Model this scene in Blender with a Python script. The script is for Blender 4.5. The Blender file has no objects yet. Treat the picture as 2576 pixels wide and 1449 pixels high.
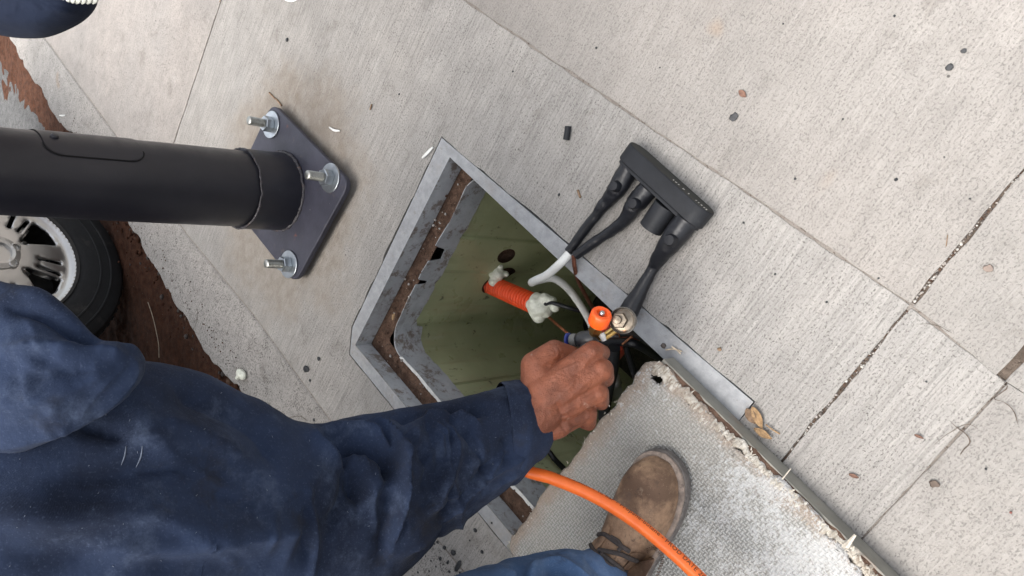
import bpy, bmesh, math, random
import numpy as np
from mathutils import Vector, Matrix
from mathutils.bvhtree import BVHTree
from mathutils.geometry import delaunay_2d_cdt

random.seed(7); rng = np.random.default_rng(11)
SC = bpy.context.scene
COL = SC.collection
R = math.radians

# ------------------------------------------------------------------ camera
F, PHI, H = 1886.0, R(51), 1.12          # focal length for a 2576 px wide picture, tilt, eye height
dv = np.array([0, math.cos(PHI), -math.sin(PHI)])
uv = np.array([0, math.sin(PHI), math.cos(PHI)])
rv = np.array([1.0, 0, 0])
EYE = np.array([0, 0, H])
cd = bpy.data.cameras.new('camera'); cam = bpy.data.objects.new('camera', cd); COL.objects.link(cam)
cd.sensor_fit = 'HORIZONTAL'; cd.sensor_width = 36; cd.lens = F / 2576 * 36
cd.clip_start = 0.02; cd.clip_end = 500
m = Matrix.Identity(4)
for i in range(3):
    m[i][0] = -uv[i]; m[i][1] = rv[i]; m[i][2] = -dv[i]; m[i][3] = EYE[i]
cam.matrix_world = m
SC.camera = cam

# ------------------------------------------------------------------ overcast daylight
W_ = bpy.data.worlds.new('World'); SC.world = W_; W_.use_nodes = True
SUN_EL, SUN_AZ = R(68), R(-75)           # azimuth measured from +Y towards +X
nt = W_.node_tree; nt.nodes.clear()
sky = nt.nodes.new('ShaderNodeTexSky'); sky.sky_type = 'NISHITA'; sky.sun_disc = False
sky.sun_elevation = SUN_EL; sky.sun_rotation = SUN_AZ; sky.air_density = 1.0; sky.dust_density = 4.0; sky.ozone_density = 1.0
hs = nt.nodes.new('ShaderNodeHueSaturation'); hs.inputs['Saturation'].default_value = 0.30
bg = nt.nodes.new('ShaderNodeBackground'); bg.inputs['Strength'].default_value = 0.14
out = nt.nodes.new('ShaderNodeOutputWorld')
nt.links.new(sky.outputs[0], hs.inputs['Color']); nt.links.new(hs.outputs[0], bg.inputs[0]); nt.links.new(bg.outputs[0], out.inputs[0])
sl = bpy.data.lights.new('sun', 'SUN'); sl.energy = 1.05; sl.angle = R(42); sl.color = (1, .965, .92)
so = bpy.data.objects.new('sun', sl); COL.objects.link(so)
sdir = Vector((math.sin(SUN_AZ) * math.cos(SUN_EL), math.cos(SUN_AZ) * math.cos(SUN_EL), math.sin(SUN_EL)))
so.rotation_euler = sdir.to_track_quat('Z', 'Y').to_euler(); so.location = sdir * 20
SC.view_settings.view_transform = 'Standard'; SC.view_settings.look = 'None'
SC.view_settings.exposure = 1.45; SC.view_settings.gamma = 1; SC.view_settings.use_curve_mapping = False

# ------------------------------------------------------------------ coordinates
def ray(x, y): return dv * F - uv * (x - 1288) - rv * (y - 724.5)
def P(x, y, z=0.0):                       # photo point on the level z -> world
    v = ray(x, y); return EYE + v * ((z - H) / v[2])
def Wd(x, y, D): return EYE + ray(x, y) / F * D      # photo point at a distance D
def PX(p):
    q = np.asarray(p, float) - EYE; k = F / (q @ dv)
    return np.stack([1288 - (q @ uv) * k, 724.5 - (q @ rv) * k], -1)
def CV(ix, iy, iz): return -uv * ix - rv * iy + dv * iz
A0 = np.array([.312, 1.094])              # corner of the pit frame; s runs along the frame, t towards the road
E1 = np.array([math.cos(R(-126.3)), math.sin(R(-126.3))]); E2 = np.array([math.cos(R(143.7)), math.sin(R(143.7))])
def LW(s, t, z=0.0):
    q = A0 + s * E1 + t * E2; return np.array([q[0], q[1], z])
def LA(a):
    a = np.asarray(a, float); return np.concatenate([A0 + a[:, :1] * E1 + a[:, 1:2] * E2, a[:, 2:3]], 1)
def LOC(p):
    q = np.asarray(p)[:2] - A0; return np.array([q @ E1, q @ E2])

# ------------------------------------------------------------------ numeric noise
def _h(i, j, k, seed):
    n = (i * 374761393 + j * 668265263 + k * 2147483647 + seed * 974634777) & 0xffffffff
    n = ((n ^ (n >> 13)) * 1274126177) & 0xffffffff
    return ((n ^ (n >> 16)) & 0xffff) / 65535.0
def vnoise(p, scale, seed=0):
    q = np.asarray(p, float) * scale; f = np.floor(q); i = f.astype(np.int64); f = q - f; f = f * f * (3 - 2 * f); r = 0
    for a in (0, 1):
        for b in (0, 1):
            for c in (0, 1):
                w = (f[..., 0] if a else 1 - f[..., 0]) * (f[..., 1] if b else 1 - f[..., 1]) * (f[..., 2] if c else 1 - f[..., 2])
                r = r + w * _h(i[..., 0] + a, i[..., 1] + b, i[..., 2] + c, seed)
    return r * 2 - 1
def fbm(p, scale, oct=3, seed=0):
    r, a = 0, 1.0
    for o in range(oct): r = r + a * vnoise(p, scale * 2 ** o, seed + o); a *= .5
    return r

# ------------------------------------------------------------------ objects
def link(o, parent=None):
    COL.objects.link(o)
    if parent is not None:
        o.parent = parent
        if parent.type == 'EMPTY': o.matrix_parent_inverse = parent.matrix_basis.inverted()
    return o
def tag(o, label=None, cat=None, group=None, kind=None):
    for k, v in (('label', label), ('category', cat), ('group', group), ('kind', kind)):
        if v: o[k] = v
    return o
def thing(name, loc, label, cat, group=None):
    o = bpy.data.objects.new(name, None); o.empty_display_size = .05; o.location = tuple(loc); COL.objects.link(o)
    return tag(o, label, cat, group)
def M_(name, v, f, mat, parent=None, smooth=True, sharp=None):
    me = bpy.data.meshes.new(name); me.from_pydata([tuple(map(float, p)) for p in v], [], [tuple(map(int, q)) for q in f]); me.update()
    if isinstance(mat, (list, tuple)):
        for q in mat: me.materials.append(q)
    else: me.materials.append(mat)
    if smooth:
        me.polygons.foreach_set('use_smooth', [True] * len(me.polygons))
        if sharp: me.set_sharp_from_angle(angle=R(sharp))
    return link(bpy.data.objects.new(name, me), parent)
def fixn(o):
    bm = bmesh.new(); bm.from_mesh(o.data); bmesh.ops.recalc_face_normals(bm, faces=bm.faces); bm.to_mesh(o.data); bm.free(); return o
class MB:                                  # collects shapes of ONE part
    def __init__(s): s.v = []; s.f = []
    def add(s, v, f):
        n = len(s.v); s.v += [tuple(p) for p in v]; s.f += [tuple(i + n for i in q) for q in f]; return s
    def build(s, name, mat, parent=None, smooth=True, sharp=40): return fixn(M_(name, s.v, s.f, mat, parent, smooth, sharp))
def grid_faces(nu, nv, wrap=False):
    f = []
    for i in range(nu - 1):
        for j in range(nv if wrap else nv - 1):
            j2 = (j + 1) % nv; f.append((i * nv + j, i * nv + j2, (i + 1) * nv + j2, (i + 1) * nv + j))
    return f
def cr(pts, n):                            # smooth curve through points (any number of values per point)
    p = np.asarray(pts, float); k = len(p)
    if k == 2: return p[0] + (p[1] - p[0]) * np.linspace(0, 1, n)[:, None]
    e = np.vstack([2 * p[0] - p[1], p, 2 * p[-1] - p[-2]]); t = np.linspace(0, k - 1 - 1e-9, n); i = t.astype(int); u = (t - i)[:, None]
    a, b, c, d = e[i], e[i + 1], e[i + 2], e[i + 3]
    return .5 * (2 * b + (c - a) * u + (2 * a - 5 * b + 4 * c - d) * u ** 2 + (3 * b - 3 * c + d - a) * u ** 3)
def frames(c):
    T = np.gradient(c, axis=0); T /= np.linalg.norm(T, axis=1)[:, None]
    n = np.cross(T[0], [0, 0, 1.0]);
    if np.linalg.norm(n) < 1e-3: n = np.cross(T[0], [1.0, 0, 0])
    n /= np.linalg.norm(n); Ns = []
    for t in T:
        n = n - t * (n @ t); n /= np.linalg.norm(n); Ns.append(n)
    Ns = np.array(Ns); return T, Ns, np.cross(T, Ns)
def tube_vf(pts, rad, n=40, seg=10, capped=True, raw=False):
    p = np.asarray(pts, float)
    if np.ndim(rad) == 0: rad = np.full(len(p), rad)
    q = np.column_stack([p, rad]) if raw else cr(np.column_stack([p, rad]), n); n = len(q)
    c, r = q[:, :3], q[:, 3]; T, N, B = frames(c); a = np.arange(seg) / seg * 2 * np.pi
    v = c[:, None] + r[:, None, None] * (np.cos(a)[None, :, None] * N[:, None] + np.sin(a)[None, :, None] * B[:, None])
    v = v.reshape(-1, 3); f = grid_faces(n, seg, True)
    if capped: f += [tuple(range(seg))[::-1], tuple(range((n - 1) * seg, n * seg))]
    return v, f
def tube(name, pts, rad, mat, parent=None, n=40, seg=12, capped=True):
    v, f = tube_vf(pts, rad, n, seg, capped); return fixn(M_(name, v, f, mat, parent, True, 50))
def lathe_vf(o, ax, prof, seg=32, up=None, cap=True):       # prof: list of (radius, height along ax)
    o = np.asarray(o, float); ax = np.asarray(ax, float) / np.linalg.norm(ax)
    up = np.asarray(up if up is not None else ([0, 0, 1.0] if abs(ax[2]) < .9 else [1.0, 0, 0]), float)
    a = np.cross(ax, up); a /= np.linalg.norm(a); b = np.cross(ax, a); v = []
    for r, h in prof:
        for k in range(seg):
            w = 2 * math.pi * k / seg; v.append(o + ax * h + r * (math.cos(w) * a + math.sin(w) * b))
    f = grid_faces(len(prof), seg, True)
    if cap and prof[0][0] > 1e-5: f.append(tuple(range(seg))[::-1])
    if cap and prof[-1][0] > 1e-5: f.append(tuple(range((len(prof) - 1) * seg, len(prof) * seg)))
    return v, f
def lathe(name, o, ax, prof, mat, parent=None, seg=32, sharp=35, up=None, cap=True):
    v, f = lathe_vf(o, ax, prof, seg, up, cap); return fixn(M_(name, v, f, mat, parent, True, sharp))
def prism_vf(poly, z0, z1):
    n = len(poly); v = [(x, y, z0) for x, y in poly] + [(x, y, z1) for x, y in poly]
    return v, [tuple(range(n))[::-1], tuple(range(n, 2 * n))] + [(i, (i + 1) % n, n + (i + 1) % n, n + i) for i in range(n)]
def rrect(s0, t0, s1, t1, r, n=8):
    o = []
    for cx, cy, a0 in ((s1 - r, t1 - r, 0), (s0 + r, t1 - r, 90), (s0 + r, t0 + r, 180), (s1 - r, t0 + r, 270)):
        for k in range(n + 1):
            a = R(a0 + 90 * k / n); o.append((cx + r * math.cos(a), cy + r * math.sin(a)))
    return o
def blob_vf(c, r, seed=0, amp=.25, sub=3, sc=None, freq=1.6):
    bm = bmesh.new(); bmesh.ops.create_icosphere(bm, subdivisions=sub, radius=1)
    v = np.array([q.co for q in bm.verts]); f = [[w.index for w in q.verts] for q in bm.faces]; bm.free()
    k = 1 + amp * fbm(v + seed * 7.13, freq, 3, seed); v = v * k[:, None] * (np.asarray(sc) if sc is not None else 1) * r + np.asarray(c)
    return v, f
def remesh(o, vox, smooth=4, fac=.5):
    a = o.modifiers.new('union', 'REMESH'); a.mode = 'VOXEL'; a.voxel_size = vox; a.use_smooth_shade = True
    if smooth:
        b = o.modifiers.new('soften', 'SMOOTH'); b.iterations = smooth; b.factor = fac
    return o
def capsule_vf(a, b, ra, rb, seg=14):
    a, b = np.asarray(a, float), np.asarray(b, float); L = np.linalg.norm(b - a); prof = []
    for k in range(6): w = R(-90 + 90 * k / 5); prof.append((max(ra * math.cos(w), 1e-6), ra * math.sin(w)))
    for k in range(6): w = R(90 * k / 5); prof.append((max(rb * math.cos(w), 1e-6), L + rb * math.sin(w)))
    return lathe_vf(a, b - a, prof, seg)

# ------------------------------------------------------------------ materials
class NT:
    def __init__(s, name):
        s.m = bpy.data.materials.new(name); s.m.use_nodes = True; s.t = s.m.node_tree; s.t.nodes.clear()
        s.o = s.n('OutputMaterial'); s.b = s.n('BsdfPrincipled'); s.l(s.b.outputs[0], s.o.inputs[0]); s.tc = s.n('TexCoord')
    def n(s, t, **k):
        q = s.t.nodes.new('ShaderNode' + t)
        for a, v in k.items(): setattr(q, a, v)
        return q
    def l(s, a, b): s.t.links.new(a, b)
    def vec(s, scale=(1, 1, 1), rot=(0, 0, 0), src=None):
        r_ = s.n('Mapping'); r_.inputs['Rotation'].default_value = rot; s.l(src or s.tc.outputs['Object'], r_.inputs[0])
        q = s.n('Mapping'); q.inputs['Scale'].default_value = scale; s.l(r_.outputs[0], q.inputs[0]); return q.outputs[0]
    def noise(s, scale, detail=3, rough=.55, vec=None, dist=0):
        q = s.n('TexNoise'); q.inputs['Scale'].default_value = scale; q.inputs['Detail'].default_value = detail
        q.inputs['Roughness'].default_value = rough; q.inputs['Distortion'].default_value = dist
        s.l(vec or s.tc.outputs['Object'], q.inputs['Vector']); return q.outputs[0]
    def voro(s, scale, vec=None, feat='F1'):
        q = s.n('TexVoronoi'); q.feature = feat; q.inputs['Scale'].default_value = scale; s.l(vec or s.tc.outputs['Object'], q.inputs['Vector']); return q.outputs[0]
    def rmp(s, x, a, b, lo=0.0, hi=1.0):
        q = s.n('MapRange'); q.interpolation_type = 'SMOOTHSTEP'
        for i, v in zip((1, 2, 3, 4), (a, b, lo, hi)): q.inputs[i].default_value = v
        s.l(x, q.inputs[0]); return q.outputs[0]
    def mix(s, f, a, b, mode='MIX'):
        q = s.n('Mix'); q.data_type = 'RGBA'; q.blend_type = mode
        for i, v in ((0, f), (6, a), (7, b)):
            if isinstance(v, (int, float)): q.inputs[i].default_value = v
            elif isinstance(v, tuple): q.inputs[i].default_value = (*v, 1)
            else: s.l(v, q.inputs[i])
        return q.outputs[2]
    def math(s, op, a, b=None):
        q = s.n('Math', operation=op)
        for i, v in ((0, a), (1, b)):
            if v is None: continue
            if isinstance(v, (int, float)): q.inputs[i].default_value = v
            else: s.l(v, q.inputs[i])
        return q.outputs[0]
    def bump(s, h, st=.3, d=.01, prev=None):
        q = s.n('Bump'); q.inputs['Strength'].default_value = st; q.inputs['Distance'].default_value = d; s.l(h, q.inputs['Height'])
        if prev: s.l(prev, q.inputs['Normal'])
        return q.outputs[0]
    def dist(s, p):
        q = s.n('VectorMath', operation='DISTANCE'); s.l(s.tc.outputs['Object'], q.inputs[0]); q.inputs[1].default_value = tuple(p); return q.outputs['Value']
    def sep(s, src=None):
        q = s.n('SeparateXYZ'); s.l(src or s.tc.outputs['Object'], q.inputs[0]); return q.outputs
    def set(s, color=None, rough=.5, metal=0.0, normal=None, spec=None, sheen=None, coat=None, sss=None):
        b = s.b.inputs
        def put(k, v):
            if v is None: return
            if isinstance(v, (int, float)): b[k].default_value = v
            elif isinstance(v, tuple): b[k].default_value = (*v, 1)
            else: s.l(v, b[k])
        put('Base Color', color); put('Roughness', rough); put('Metallic', metal); put('Specular IOR Level', spec); put('Normal', normal)
        if sheen: b['Sheen Weight'].default_value = sheen; b['Sheen Roughness'].default_value = .5
        if coat: b['Coat Weight'].default_value = coat; b['Coat Roughness'].default_value = .15
        if sss: b['Subsurface Weight'].default_value = sss; b['Subsurface Radius'].default_value = (.01, .004, .002); b['Subsurface Scale'].default_value = .5
        return s.m

PLC = P(715, 482, 0)                       # middle of the lamp post's base plate on the ground
def concrete(name, base, warm, broom=1.0, pits=1.0, patch=False, seed=0.0):
    n = NT(name)
    off = n.n('VectorMath', operation='ADD'); n.l(n.tc.outputs['Object'], off.inputs[0]); off.inputs[1].default_value = (seed, seed * .7, 0); o = off.outputs[0]
    br = n.noise(1.0, 4, .62, n.vec((9, 235, 60), (0, 0, R(-143.7)), o), .3)
    br2 = n.noise(1.0, 3, .6, n.vec((4, 75, 20), (0, 0, R(-143.7)), o), .4)
    big = n.noise(2.6, 5, .6, o); mid = n.noise(17, 5, .65, o)
    fine = n.noise(330, 3, .7, o); sp = n.noise(1, 3, .65, n.vec((250, 340, 300), (0, 0, R(-143.7)), o))
    col = n.mix(n.rmp(big, .3, .7), base, warm)
    col = n.mix(n.rmp(mid, .25, .8, .0, .65), col, tuple(c * .76 for c in base))
    col = n.mix(n.rmp(n.noise(1.5, 5, .65, o), .46, .66, 0, .5), col, tuple(c * .70 for c in base)); col = n.mix(n.rmp(n.noise(5.5, 6, .7, o), .56, .70, 0, .42), col, tuple(min(.6, c * 1.32) for c in base))
    col = n.mix(n.rmp(n.noise(8.5, 5, .7, o), .57, .72, 0, .42), col, (0.185, 0.162, 0.139))
    sm = None
    if patch:
        e = n.math('ADD', n.dist(PLC), n.math('MULTIPLY', n.noise(6, 4, .6), .28))
        sm = n.rmp(n.math('ADD', e, n.math('MULTIPLY', n.noise(40, 5, .7), .10)), .44, .56, .95, 0.0)
        e2 = n.math('ADD', n.dist(P(745, 420, 0)), n.math('MULTIPLY', n.noise(9, 4, .6), .12)); sm2 = n.rmp(e2, .25, .33, 1.0, 0.0)
        col = n.mix(sm, col, n.mix(n.rmp(n.noise(30, 5, .7), .35, .65), (0.235, 0.205, 0.172), (0.29, 0.262, 0.228))); col = n.mix(n.math('MULTIPLY', sm2, n.rmp(n.noise(22, 4, .7), .35, .7, .05, .6)), col, (0.195, 0.158, 0.122))
        inv = n.math('SUBTRACT', 1.0, n.math('MULTIPLY', sm, .85))
    brm = n.rmp(br, .28, .62)
    bf = n.math('MULTIPLY', n.math('SUBTRACT', 1.0, brm), .50 * broom)
    if patch: bf = n.math('MULTIPLY', bf, inv)
    col = n.mix(bf, col, tuple(c * .46 for c in base))
    col = n.mix(n.math('MULTIPLY', n.rmp(br, .58, .78), .45 * broom), col, tuple(min(.62, c * 1.3) for c in base))
    pit = n.rmp(sp, .36 + .16 * (pits - 1) * (pits > 1), .44 + .16 * (pits - 1) * (pits > 1), 1.0, 0.0); pf = n.math('MULTIPLY', pit, n.rmp(n.noise(24, 3, .6, o), .35, .65, .30 * min(1, pits), .95 * min(1, pits)))
    if patch: pf = n.math('MULTIPLY', pf, inv)
    col = n.mix(pf, col, (0.077, 0.069, 0.063))
    col = n.mix(n.rmp(fine, .62, .75, 0, .4), col, (0.447, 0.431, 0.408)); col = n.mix(n.rmp(fine, .30, .44, .6, 0), col, (0.131, 0.119, 0.108))
    col = n.mix(n.rmp(n.noise(6.3, 2, .5, o), .70, .77, 0, .45), col, (0.308, 0.208, 0.131))
    col = n.mix(n.rmp(n.voro(11, o), .018, .03, .8, 0), col, (0.046, 0.042, 0.039))
    h = n.math('ADD', n.math('MULTIPLY', br, .8 * broom), n.math('ADD', n.math('MULTIPLY', br2, .6 * broom), n.math('ADD', n.math('MULTIPLY', pit, -.5), n.math('MULTIPLY', fine, .25))))
    return n.set(col, .93, 0, n.bump(h, .55, .004), .25)
C_MAIN = concrete('brushed_concrete', (0.335, 0.319, 0.296), (0.362, 0.338, 0.308), 1.0, .85, True)
C_EDGE = concrete('pitted_kerb_concrete', (0.37, 0.352, 0.326), (0.39, 0.36, 0.33), .45, 1.22, False, 3.1)
C_FAR = concrete('pale_concrete', (0.331, 0.308, 0.285), (0.362, 0.327, 0.296), .45, .55, False, 5.3)
C_UP = concrete('warm_brushed_concrete', (0.318, 0.296, 0.270), (0.322, 0.293, 0.264), .62, .4, False, 8.7)
C_RT = concrete('pale_broom_concrete', (0.308, 0.290, 0.266), (0.316, 0.291, 0.262), .55, .4, False, 12.4)

def simple(name, col, rough=.5, metal=0, var=.25, scale=40, bump=.15, bscale=200, bd=.002, spec=None, dirt=None, coat=None):
    n = NT(name); c = n.mix(n.rmp(n.noise(scale, 4, .6), .25, .75), tuple(q * (1 - var) for q in col), tuple(min(1, q * (1 + var)) for q in col))
    if dirt: c = n.mix(n.rmp(n.noise(scale * .7, 5, .7), .56, .7, 0, .85), c, dirt)
    return n.set(c, rough, metal, n.bump(n.noise(bscale, 3, .6), bump, bd), spec, coat=coat)
def galv():
    n = NT('weathered_galvanised_steel'); a = n.noise(55, 5, .65); w = n.noise(1, 3, .6, n.vec((14, 90, 30), (0, 0, R(126.3))))
    c = n.mix(n.rmp(a, .3, .7), (.275, .28, .285), (.355, .36, .365)); c = n.mix(n.rmp(n.noise(110, 4, .7), .68, .75, 0, .5), c, (.55, .55, .54))
    c = n.mix(n.rmp(n.noise(95, 3, .65), .27, .33, .8, 0), c, (.17, .16, .155)); c = n.mix(n.rmp(n.noise(9, 5, .7), .50, .72, 0, .6), c, (.31, .285, .26)); c = n.mix(n.rmp(n.noise(30, 6, .75), .58, .68, 0, .5), c, (.24, .215, .19))
    return n.set(c, n.rmp(w, .3, .7, .5, .72), .35, n.bump(n.math('ADD', a, n.noise(400, 2, .6)), .25, .002), .4)
GALV = galv()
def galv_dirty():
    n = NT('dirty_grey_steel'); z = n.sep(); a = n.noise(24, 5, .65)
    c = n.mix(n.rmp(a, .3, .7), (.36, .37, .38), (.48, .49, .50)); c = n.mix(n.rmp(n.noise(26, 6, .78), .50, .62, 0, .85), c, (.17, .13, .10)); c = n.mix(n.rmp(n.noise(12, 5, .7), .52, .66, 0, .6), c, (.20, .19, .18))
    c = n.mix(n.rmp(n.noise(90, 4, .7), .68, .76, 0, .6), c, (.5, .5, .49))
    return n.set(c, .62, .15, n.bump(n.noise(160, 4, .6), .25, .003), .35)
GALV_D = galv_dirty()
def olive():
    n = NT('olive_fibreglass'); st = n.noise(1, 4, .6, n.vec((30, 30, 4)))
    c = n.mix(n.rmp(n.noise(5, 4, .6), .3, .7), (.34, .365, .205), (.45, .475, .28)); c = n.mix(n.rmp(st, .50, .68, 0, .42), c, (.36, .30, .18)); c = n.mix(n.rmp(n.noise(1, 4, .65, n.vec((12, 12, 2.2))), .52, .70, 0, .40), c, (.16, .175, .085)); c = n.mix(n.rmp(n.noise(1, 5, .7, n.vec((26, 26, 13))), .62, .70, 0, .85), c, (.06, .055, .035)); c = n.mix(n.rmp(n.noise(1, 4, .7, n.vec((22, 22, 6))), .60, .74, 0, .45), c, (.45, .47, .33))
    c = n.mix(n.rmp(n.noise(26, 6, .72), .60, .70, 0, .85), c, (.035, .03, .022)); c = n.mix(n.rmp(n.noise(60, 3, .6), .72, .78, 0, .6), c, (.48, .50, .34))
    return n.set(c, n.rmp(n.noise(12, 3, .6), .3, .7, .25, .5), 0, n.bump(n.noise(28, 4, .6), .25, .006), .6)
OLIVE = olive()
def soil(name, a, b, c3=(.06, .045, .035)):
    n = NT(name); c = n.mix(n.rmp(n.noise(45, 5, .7), .3, .7), a, b); c = n.mix(n.rmp(n.noise(170, 3, .7), .56, .66, 0, .9), c, c3)
    c = n.mix(n.rmp(n.noise(210, 2, .6), .70, .76, 0, .7), c, (.30, .25, .2))
    return n.set(c, .97, 0, n.bump(n.noise(150, 5, .75), .9, .006), .15)
DIRT = soil('brown_soil', (.085, .05, .036), (.16, .10, .07))
RED = soil('red_brown_soil', (.055, .024, .014), (.115, .052, .031))
DARK = soil('dark_joint_grit', (.085, .066, .052), (.16, .125, .10))
SEAM = soil('brown_seam_dust', (.22, .19, .165), (.29, .26, .23), (.10, .075, .06))
ASPH = soil('grey_asphalt', (.10, .10, .098), (.17, .168, .165), (.05, .05, .05))
def paint_metal():
    n = NT('dark_grey_painted_steel'); a = n.noise(6, 4, .6)
    c = n.mix(n.rmp(a, .3, .7), (.013, .013, .0185), (.021, .0205, .027)); c = n.mix(n.rmp(n.noise(160, 3, .6), .74, .79, 0, .6), c, (.25, .24, .23))
    c = n.mix(n.rmp(n.noise(14, 5, .7), .66, .8, 0, .4), c, (.05, .042, .038))
    return n.set(c, n.rmp(n.noise(30, 4, .6), .3, .7, .34, .46), 0, n.bump(n.noise(260, 3, .6), .10, .0015), .5)
POLE = paint_metal()
def plate_mat():
    n = NT('scuffed_plate_paint'); a = n.noise(16, 5, .65)
    c = n.mix(n.rmp(a, .3, .7), (.021, .021, .033), (.037, .037, .054)); c = n.mix(n.rmp(n.noise(38, 5, .72), .60, .74, 0, .6), c, (.11, .085, .065))
    c = n.mix(n.rmp(n.noise(120, 3, .6), .70, .76, 0, .7), c, (.24, .22, .2)); c = n.mix(n.rmp(n.noise(24, 3, .6), .69, .76, 0, .6), c, (.16, .05, .03))
    return n.set(c, .5, 0, n.bump(n.noise(180, 4, .6), .2, .002), .5)
PLATE = plate_mat()
WELD = simple('painted_weld_bead', (.038, .034, .038), .5, 0, .4, 60, .7, 90, .004, dirt=(.10, .05, .03))
ZINC = simple('zinc_plated_steel', (.46, .49, .51), .34, 1.0, .12, 60, .1, 300, .001)
THREAD = simple('zinc_thread', (.36, .36, .33), .38, 1.0, .2, 90, .1)
RUBBER = simple('black_rubber', (.0125, .0135, .016), .58, 0, .25, 30, .18, 160, .002, spec=.3, dirt=(.030, .030, .032))
SHRINK = simple('black_heat_shrink', (.007, .0075, .010), .40, 0, .2, 30, .15, 90, .003, spec=.4)
RUBBER_B = simple('dusty_black_rubber', (.020, .020, .017), .75, 0, .25, 25, .15, 200, .002)
WHITE = simple('white_cable_sheath', (.72, .72, .68), .38, 0, .06, 30, .05)
COPPER = simple('copper_strand', (.55, .24, .13), .4, .9, .3, 200, .4, 500, .001)
COPPER_D = simple('tarnished_copper', (.16, .06, .035), .5, .7, .3, 150, .4, 400, .001)
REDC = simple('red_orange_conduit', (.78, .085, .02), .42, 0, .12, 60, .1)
REDC_SHADED = simple('shaded_red_conduit', (.28, .03, .015), .5, 0, .3, 60, .1)  # conduit red darkened, the shade deep in the pit put into the colour
FOAM = simple('hardened_pale_foam', (.70, .71, .60), .28, 0, .12, 90, .4, 220, .003, dirt=(.52, .52, .42))
ORANGE = simple('orange_plastic_knob', (.84, .095, .008), .42, 0, .1, 120, .12, 300, .001)
BRASS = simple('brass', (.70, .47, .17), .28, 1.0, .2, 80, .12)
STEEL = simple('heat_stained_steel', (.24, .20, .155), .42, 1.0, .35, 90, .2, dirt=(.30, .13, .06))
STEEL_D = simple('dark_burner_steel', (.20, .185, .165), .45, .9, .4, 60, .2)
BLACKP = simple('black_plastic_grip', (.02, .021, .023), .4, 0, .2, 60, .1)
BLUEP = simple('blue_plastic', (.02, .035, .20), .4, 0, .2, 60, .1)
GREYP = simple('grey_plastic_ring', (.14, .14, .13), .5, 0, .2, 60, .1)
LEAFM = simple('dry_brown_leaf', (.30, .19, .095), .8, 0, .4, 120, .5, 300, .002)
LEAFR = simple('reddish_dry_leaf', (.16, .085, .058), .8, 0, .4, 120, .4)
TWIG = simple('dry_twig', (.20, .13, .08), .9, 0, .4, 120, .4)
STRAW = simple('straw', (.50, .41, .30), .85, 0, .25, 120, .3)
PAPER = simple('white_sliver', (.78, .78, .74), .6, 0, .05, 60, .05)
WORN = simple('bare_worn_edge', (.52, .52, .50), .6, 0, .2, 60, .2, dirt=(.2, .16, .13))
TAR = simple('black_rubber_crumb', (.018, .019, .021), .5, 0, .3, 200, .4, 300, .003)
GUM = simple('trodden_dark_gum', (.045, .045, .046), .7, 0, .3, 150, .3)
STONE = simple('pebble_grey', (.33, .30, .27), .9, 0, .4, 200, .4)
STONE2 = simple('pebble_dark', (.09, .075, .065), .9, 0, .4, 200, .4)
STONE3 = simple('pebble_white', (.47, .45, .41), .9, 0, .2, 200, .4)
def fray():
    n = NT('torn_glass_mat'); c = n.mix(n.rmp(n.noise(60, 5, .7), .35, .65), (.34, .30, .245), (.56, .53, .47)); c = n.mix(n.rmp(n.noise(160, 5, .75), .55, .64, 0, .8), c, (.13, .095, .07)); c = n.mix(n.rmp(n.noise(18, 4, .7), .54, .68, 0, .7), c, (.24, .19, .145))
    return n.set(c, .85, 0, n.bump(n.noise(400, 4, .7), .5, .002), .2)
FRAY = fray()
def hose_mat():
    n = NT('orange_gas_hose'); c = n.mix(n.rmp(n.noise(40, 3, .6), .3, .7), (.72, .125, .016), (.80, .155, .022)); c = n.mix(n.rmp(n.noise(240, 3, .7), .70, .78, 0, .5), c, (.30, .06, .02))
    return n.set(c, .42, 0, n.bump(n.noise(500, 2, .5), .08, .001), .45)
HOSE = hose_mat()
PRINT = simple('black_hose_print', (.035, .018, .012), .6, 0, .2, 60, .05)
def skin():
    n = NT('tanned_skin'); c = n.mix(n.rmp(n.noise(28, 5, .6), .3, .7), (.13, .038, .017), (.26, .083, .040)); c = n.mix(n.rmp(n.noise(52, 4, .65), .60, .75, 0, .55), c, (.40, .155, .09))
    c = n.mix(n.rmp(n.noise(60, 3, .7), .66, .74, 0, .5), c, (.50, .36, .30)); c = n.mix(n.rmp(n.noise(17, 3, .5), .34, .46, .55, 0), c, (.13, .045, .024))
    wr = n.noise(1, 4, .6, n.vec((160, 420, 200), (0, 0, R(40)))); p = n.voro(900)
    h = n.math('ADD', n.math('MULTIPLY', wr, .8), n.math('MULTIPLY', p, .5))
    return n.set(c, n.rmp(n.noise(70, 3, .6), .3, .7, .38, .55), 0, n.bump(n.math('ADD', h, n.math('MULTIPLY', n.noise(90, 3, .6), 1.2)), .6, .0025), .45, sss=.06)
SKIN = skin()
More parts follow.
